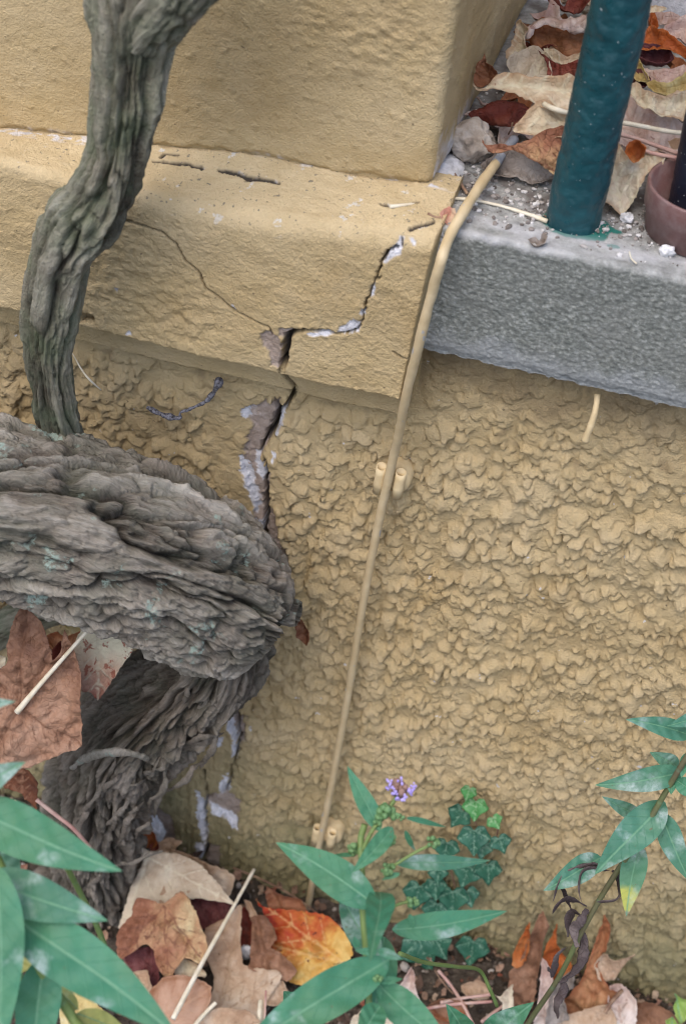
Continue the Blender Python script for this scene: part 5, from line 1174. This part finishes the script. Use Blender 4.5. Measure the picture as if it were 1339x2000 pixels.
for i, (b, t, w_, mt, dd) in enumerate(B3): blade(pl3, b, t, w_, mt, bow=.12, db=d3(b[1])+dd-.004, dt=d3(b[1])+dd-.012, seed=70+i)
W3 = [((1190, 1700), (1140, 1700), (1130, 1740), (1140, 1775)), ((1180, 1700), (1160, 1690), (1100, 1710), (1078, 1762)), ((1195, 1700), (1212, 1720), (1205, 1755), (1160, 1762)), ((1145, 1770), (1110, 1755), (1090, 1765), (1078, 1785)),
      ((1145, 1775), (1135, 1800), (1120, 1815), (1128, 1850)), ((1135, 1790), (1118, 1780), (1110, 1800), (1108, 1830)), ((1138, 1820), (1140, 1860), (1120, 1900), (1090, 1920)), ((1105, 1850), (1085, 1870), (1080, 1900), (1068, 1890)), ((1120, 1790), (1100, 1740), (1085, 1720), (1120, 1700)), ((1100, 1910), (1098, 1935), (1085, 1960), (1088, 1990))]
for i, pts in enumerate(W3):
    d = float(np.interp(pts[0][1], [1690, 1920], [1.195, 1.26])); rgk = random.Random(i)
    o = tube('withered_leaf', [atd(a, b, d-.004+rgk.uniform(-.012, .008)) for a, b in pts], [.0010, .0046, .0038, .0008], m_dark, pl3, seg=10, n=36, bump=0.0026, seed=i, flat=0.22)
    o['label'] = 'withered black-brown curled leaf'
# yellow-green seedling in the corner
pl4 = empty('seedling', atz(1330, 2030, 0), 'small yellow-green serrated seedling in the bottom right corner', 'plant')
m_ygr = green_material('lime_leaf', (0.30, 0.45, 0.10), (0.38, 0.50, 0.16))
mk_leaf('leaf', None, [(1316,1938),(1330,1948),(1345,1955),(1345,1975),(1328,2000),(1320,1985),(1314,1965),(1320,1955)], (1328,1968), (0,-.8,.5), m_ygr, zref=.05, seed=61, parent=pl4)
mk_leaf('leaf', None, [(1298,1990),(1312,1986),(1325,1998),(1310,2010)], (1310,1998), (0,-.8,.5), m_ygr, zref=.04, seed=62, parent=pl4)
tube('stem', [atz(1330, 2030, .01), atz(1326, 2010, .03), atz(1324, 1990, .05)], .0008, m_ygr, pl4)
# low green leaves at the bottom edge
pl5 = empty('ground_plant', atz(980, 2060, 0), 'low green leaves rising at the bottom edge between the ivy and tall brown leaf', 'plant')
blade(pl5, (950, 2040), (1040, 1955), 60, m_gplain, db=1.22, dt=1.20, seed=91); blade(pl5, (920, 2040), (868, 1962), 50, m_gplain, db=1.24, dt=1.22, seed=92); blade(pl5, (900, 2050), (960, 2000), 40, m_gmil, db=1.22, dt=1.2, seed=93)
pl6 = empty('clover_plant', atz(600, 1960, 0), 'small round green leaves under the red to yellow leaf', 'plant')
for k, (a, b) in enumerate((((600, 1960), (585, 1928)), ((625, 1950), (640, 1925)), ((570, 1955), (555, 1935)), ((560, 1990), (590, 1965)), ((600, 1995), (640, 1970)))):
    blade(pl6, a, b, 30, m_gmil if k == 0 else m_gplain, db=1.23, dt=1.22, seed=95+k, fold=.1)
tube('stem', [atz(600, 2000, 0.0), atz(602, 1975, .02), atz(600, 1955, .03)], .001, m_gstem, pl6)
stalk('grass_stem', 'pale green grass stem arching right from the flowering plant to the wall foot', [atd(780, 1862, 1.14), atd(830, 1880, 1.18), atd(890, 1888, 1.22), atd(935, 1895, 1.27), atd(955, 1930, 1.28), atd(970, 1965, 1.29)], .0017, m_gstem, 'stem')

# ------------------------------------------------------------ ivy
def ivy_material():
    s = NT('ivy_leaf', 0.42, 0.45)
    c = s.mix(s.mr(s.noise(60, 4), .3, .7), (0.018, 0.085, 0.052), (0.040, 0.14, 0.085))
    c = s.mix(s.mr(s.attr('vein'), .0001, .0008, .75, 0), c, (0.24, 0.38, 0.27))
    m = s.out(c, s.bump(s.noise(150, 4), .0008, .7), .42); return m
m_ivy = ivy_material()
def ivy2():
    s = NT('ivy_young_leaf', 0.42, 0.45)
    c = s.mix(s.mr(s.noise(60, 4), .3, .7), (0.05, 0.20, 0.05), (0.09, 0.28, 0.09)); c = s.mix(s.mr(s.attr('vein'), .0002, .00075, .7, 0), c, (0.3, 0.45, 0.25))
    return s.out(c, s.bump(s.noise(150, 4), .0008, .7), .42)
m_ivy2 = ivy2()
ivy = empty('ivy', at(880, 1930, -.01), 'small ivy shoots with pale veined lobed leaves climbing the wall foot', 'ivy')
IV = [(915, 1546, 15, 200, m_ivy2, 0), (928, 1575, 23, 185, m_ivy2, 0), (897, 1592, 23, 215, m_ivy, 0), (965, 1603, 15, 150, m_ivy2, 0), (925, 1634, 29, 180, m_ivy, 0), (942, 1656, 18, 190, m_ivy, -4), (976, 1644, 20, 160, m_ivy, 0),
      (871, 1654, 24, 190, m_ivy, 0), (952, 1698, 25, 178, m_ivy, 0), (912, 1702, 26, 200, m_ivy, -3), (855, 1704, 18, 180, m_ivy, -3), (816, 1742, 27, 195, m_ivy, 0), (849, 1730, 21, 175, m_ivy, -2), (884, 1752, 28, 182, m_ivy, 0), (914, 1748, 20, 165, m_ivy, -3), (852, 1776, 26, 190, m_ivy, -4),
      (823, 1850, 40, 160, m_ivy, 0), (832, 1905, 40, 200, m_ivy, 2), (922, 1850, 30, 190, m_ivy, 4), (936, 1953, 16, 180, m_ivy, 6), (855, 1845, 26, 150, m_ivy, -3)]
for i, (px, py, r_, ang, mt, dz) in enumerate(IV):
    r_ *= 1.1
    a0 = R(ang)     # tip direction, measured clockwise from up in the picture: 180 = hanging down
    def pp(a, rr): t = a0+a; return (px+math.sin(t)*rr*r_, py-math.cos(t)*rr*r_)
    ol = [pp(R(180), .40), pp(R(160), .72), pp(R(135), .90), pp(R(108), .90), pp(R(86), 1.06), pp(R(62), .84), pp(R(38), .72), pp(R(16), .90), pp(0, 1.22), pp(R(-16), .90), pp(R(-38), .72), pp(R(-62), .84), pp(R(-86), 1.06), pp(R(-108), .90), pp(R(-135), .90), pp(R(-160), .72)]
    yy = -.018-.001*dz-(0.02 if i in (16, 17, 20) else 0)
    n = unit((random.uniform(-.25, .25), -1, random.uniform(.1, .5)))
    mk_leaf('leaf', None, ol, (px, py), n, mt, yref=yy, seed=700+i, base=pp(R(180), .38), tips=[pp(0, 1.2), pp(R(80), 1.0), pp(R(-80), 1.0), pp(R(130), .9), pp(R(-130), .9)], crumple=.0012, curl=.0015, parent=ivy, sub=4, jag=.25, grid=2.6)
for pts in ([(870, 1960), (865, 1900), (880, 1800), (905, 1740), (930, 1690), (938, 1640), (922, 1590), (915, 1552)], [(930, 1690), (960, 1650), (972, 1620), (966, 1600)], [(880, 1800), (840, 1770), (818, 1745)], [(895, 1760), (880, 1700), (870, 1655)]):
    tube('stem', [at(a, b, -.010) for a, b in pts], .0008, M_TWIG, ivy, seg=6, n=30)

# ------------------------------------------------------------ small things on the wall
s = NT('dusty_web', 0.95); M_WEB = s.out(s.mix(s.mr(s.noise(400, 4), .35, .65), (0.045, 0.04, 0.042), (0.30, 0.30, 0.34)), s.bump(s.noise(600, 4), .002, .9))
tag(tube('cobweb_strand', [at(288, 796, -.012), at(305, 805, -.016), at(330, 814, -.018), at(350, 816, -.016), at(352, 806, -.014), at(372, 798, -.013), at(400, 785, -.012), at(418, 765, -.014), at(428, 745, -.02)], [.0016, .0028, .0034, .0026, .0010, .0014, .0018, .0020, .0040], M_WEB, seg=10, n=80, bump=.0016, seed=3), 'dusty dark cobweb strand hanging under the plinth beside the vine', 'cobweb')
tag(tube('straw', [at(142, 690, -.02), at(160, 722, -.022), at(176, 742, -.024), at(198, 762, -.02)], [.0004, .0008, .0010, .0006], M_STRAW, seg=6, n=24), 'short thin straw stuck to the wall right of the vine stem', 'straw')
tag(tube('drip_nail', [at(1166, 770, -.018), at(1163, 795, -.024), at(1155, 825, -.027), at(1141, 862, -.028)], [.0022, .0023, .0026, .0028], M_CLIP, seg=14, n=30, bump=.0004), 'ochre painted finger-like rod hanging under the grey coping', 'rod')
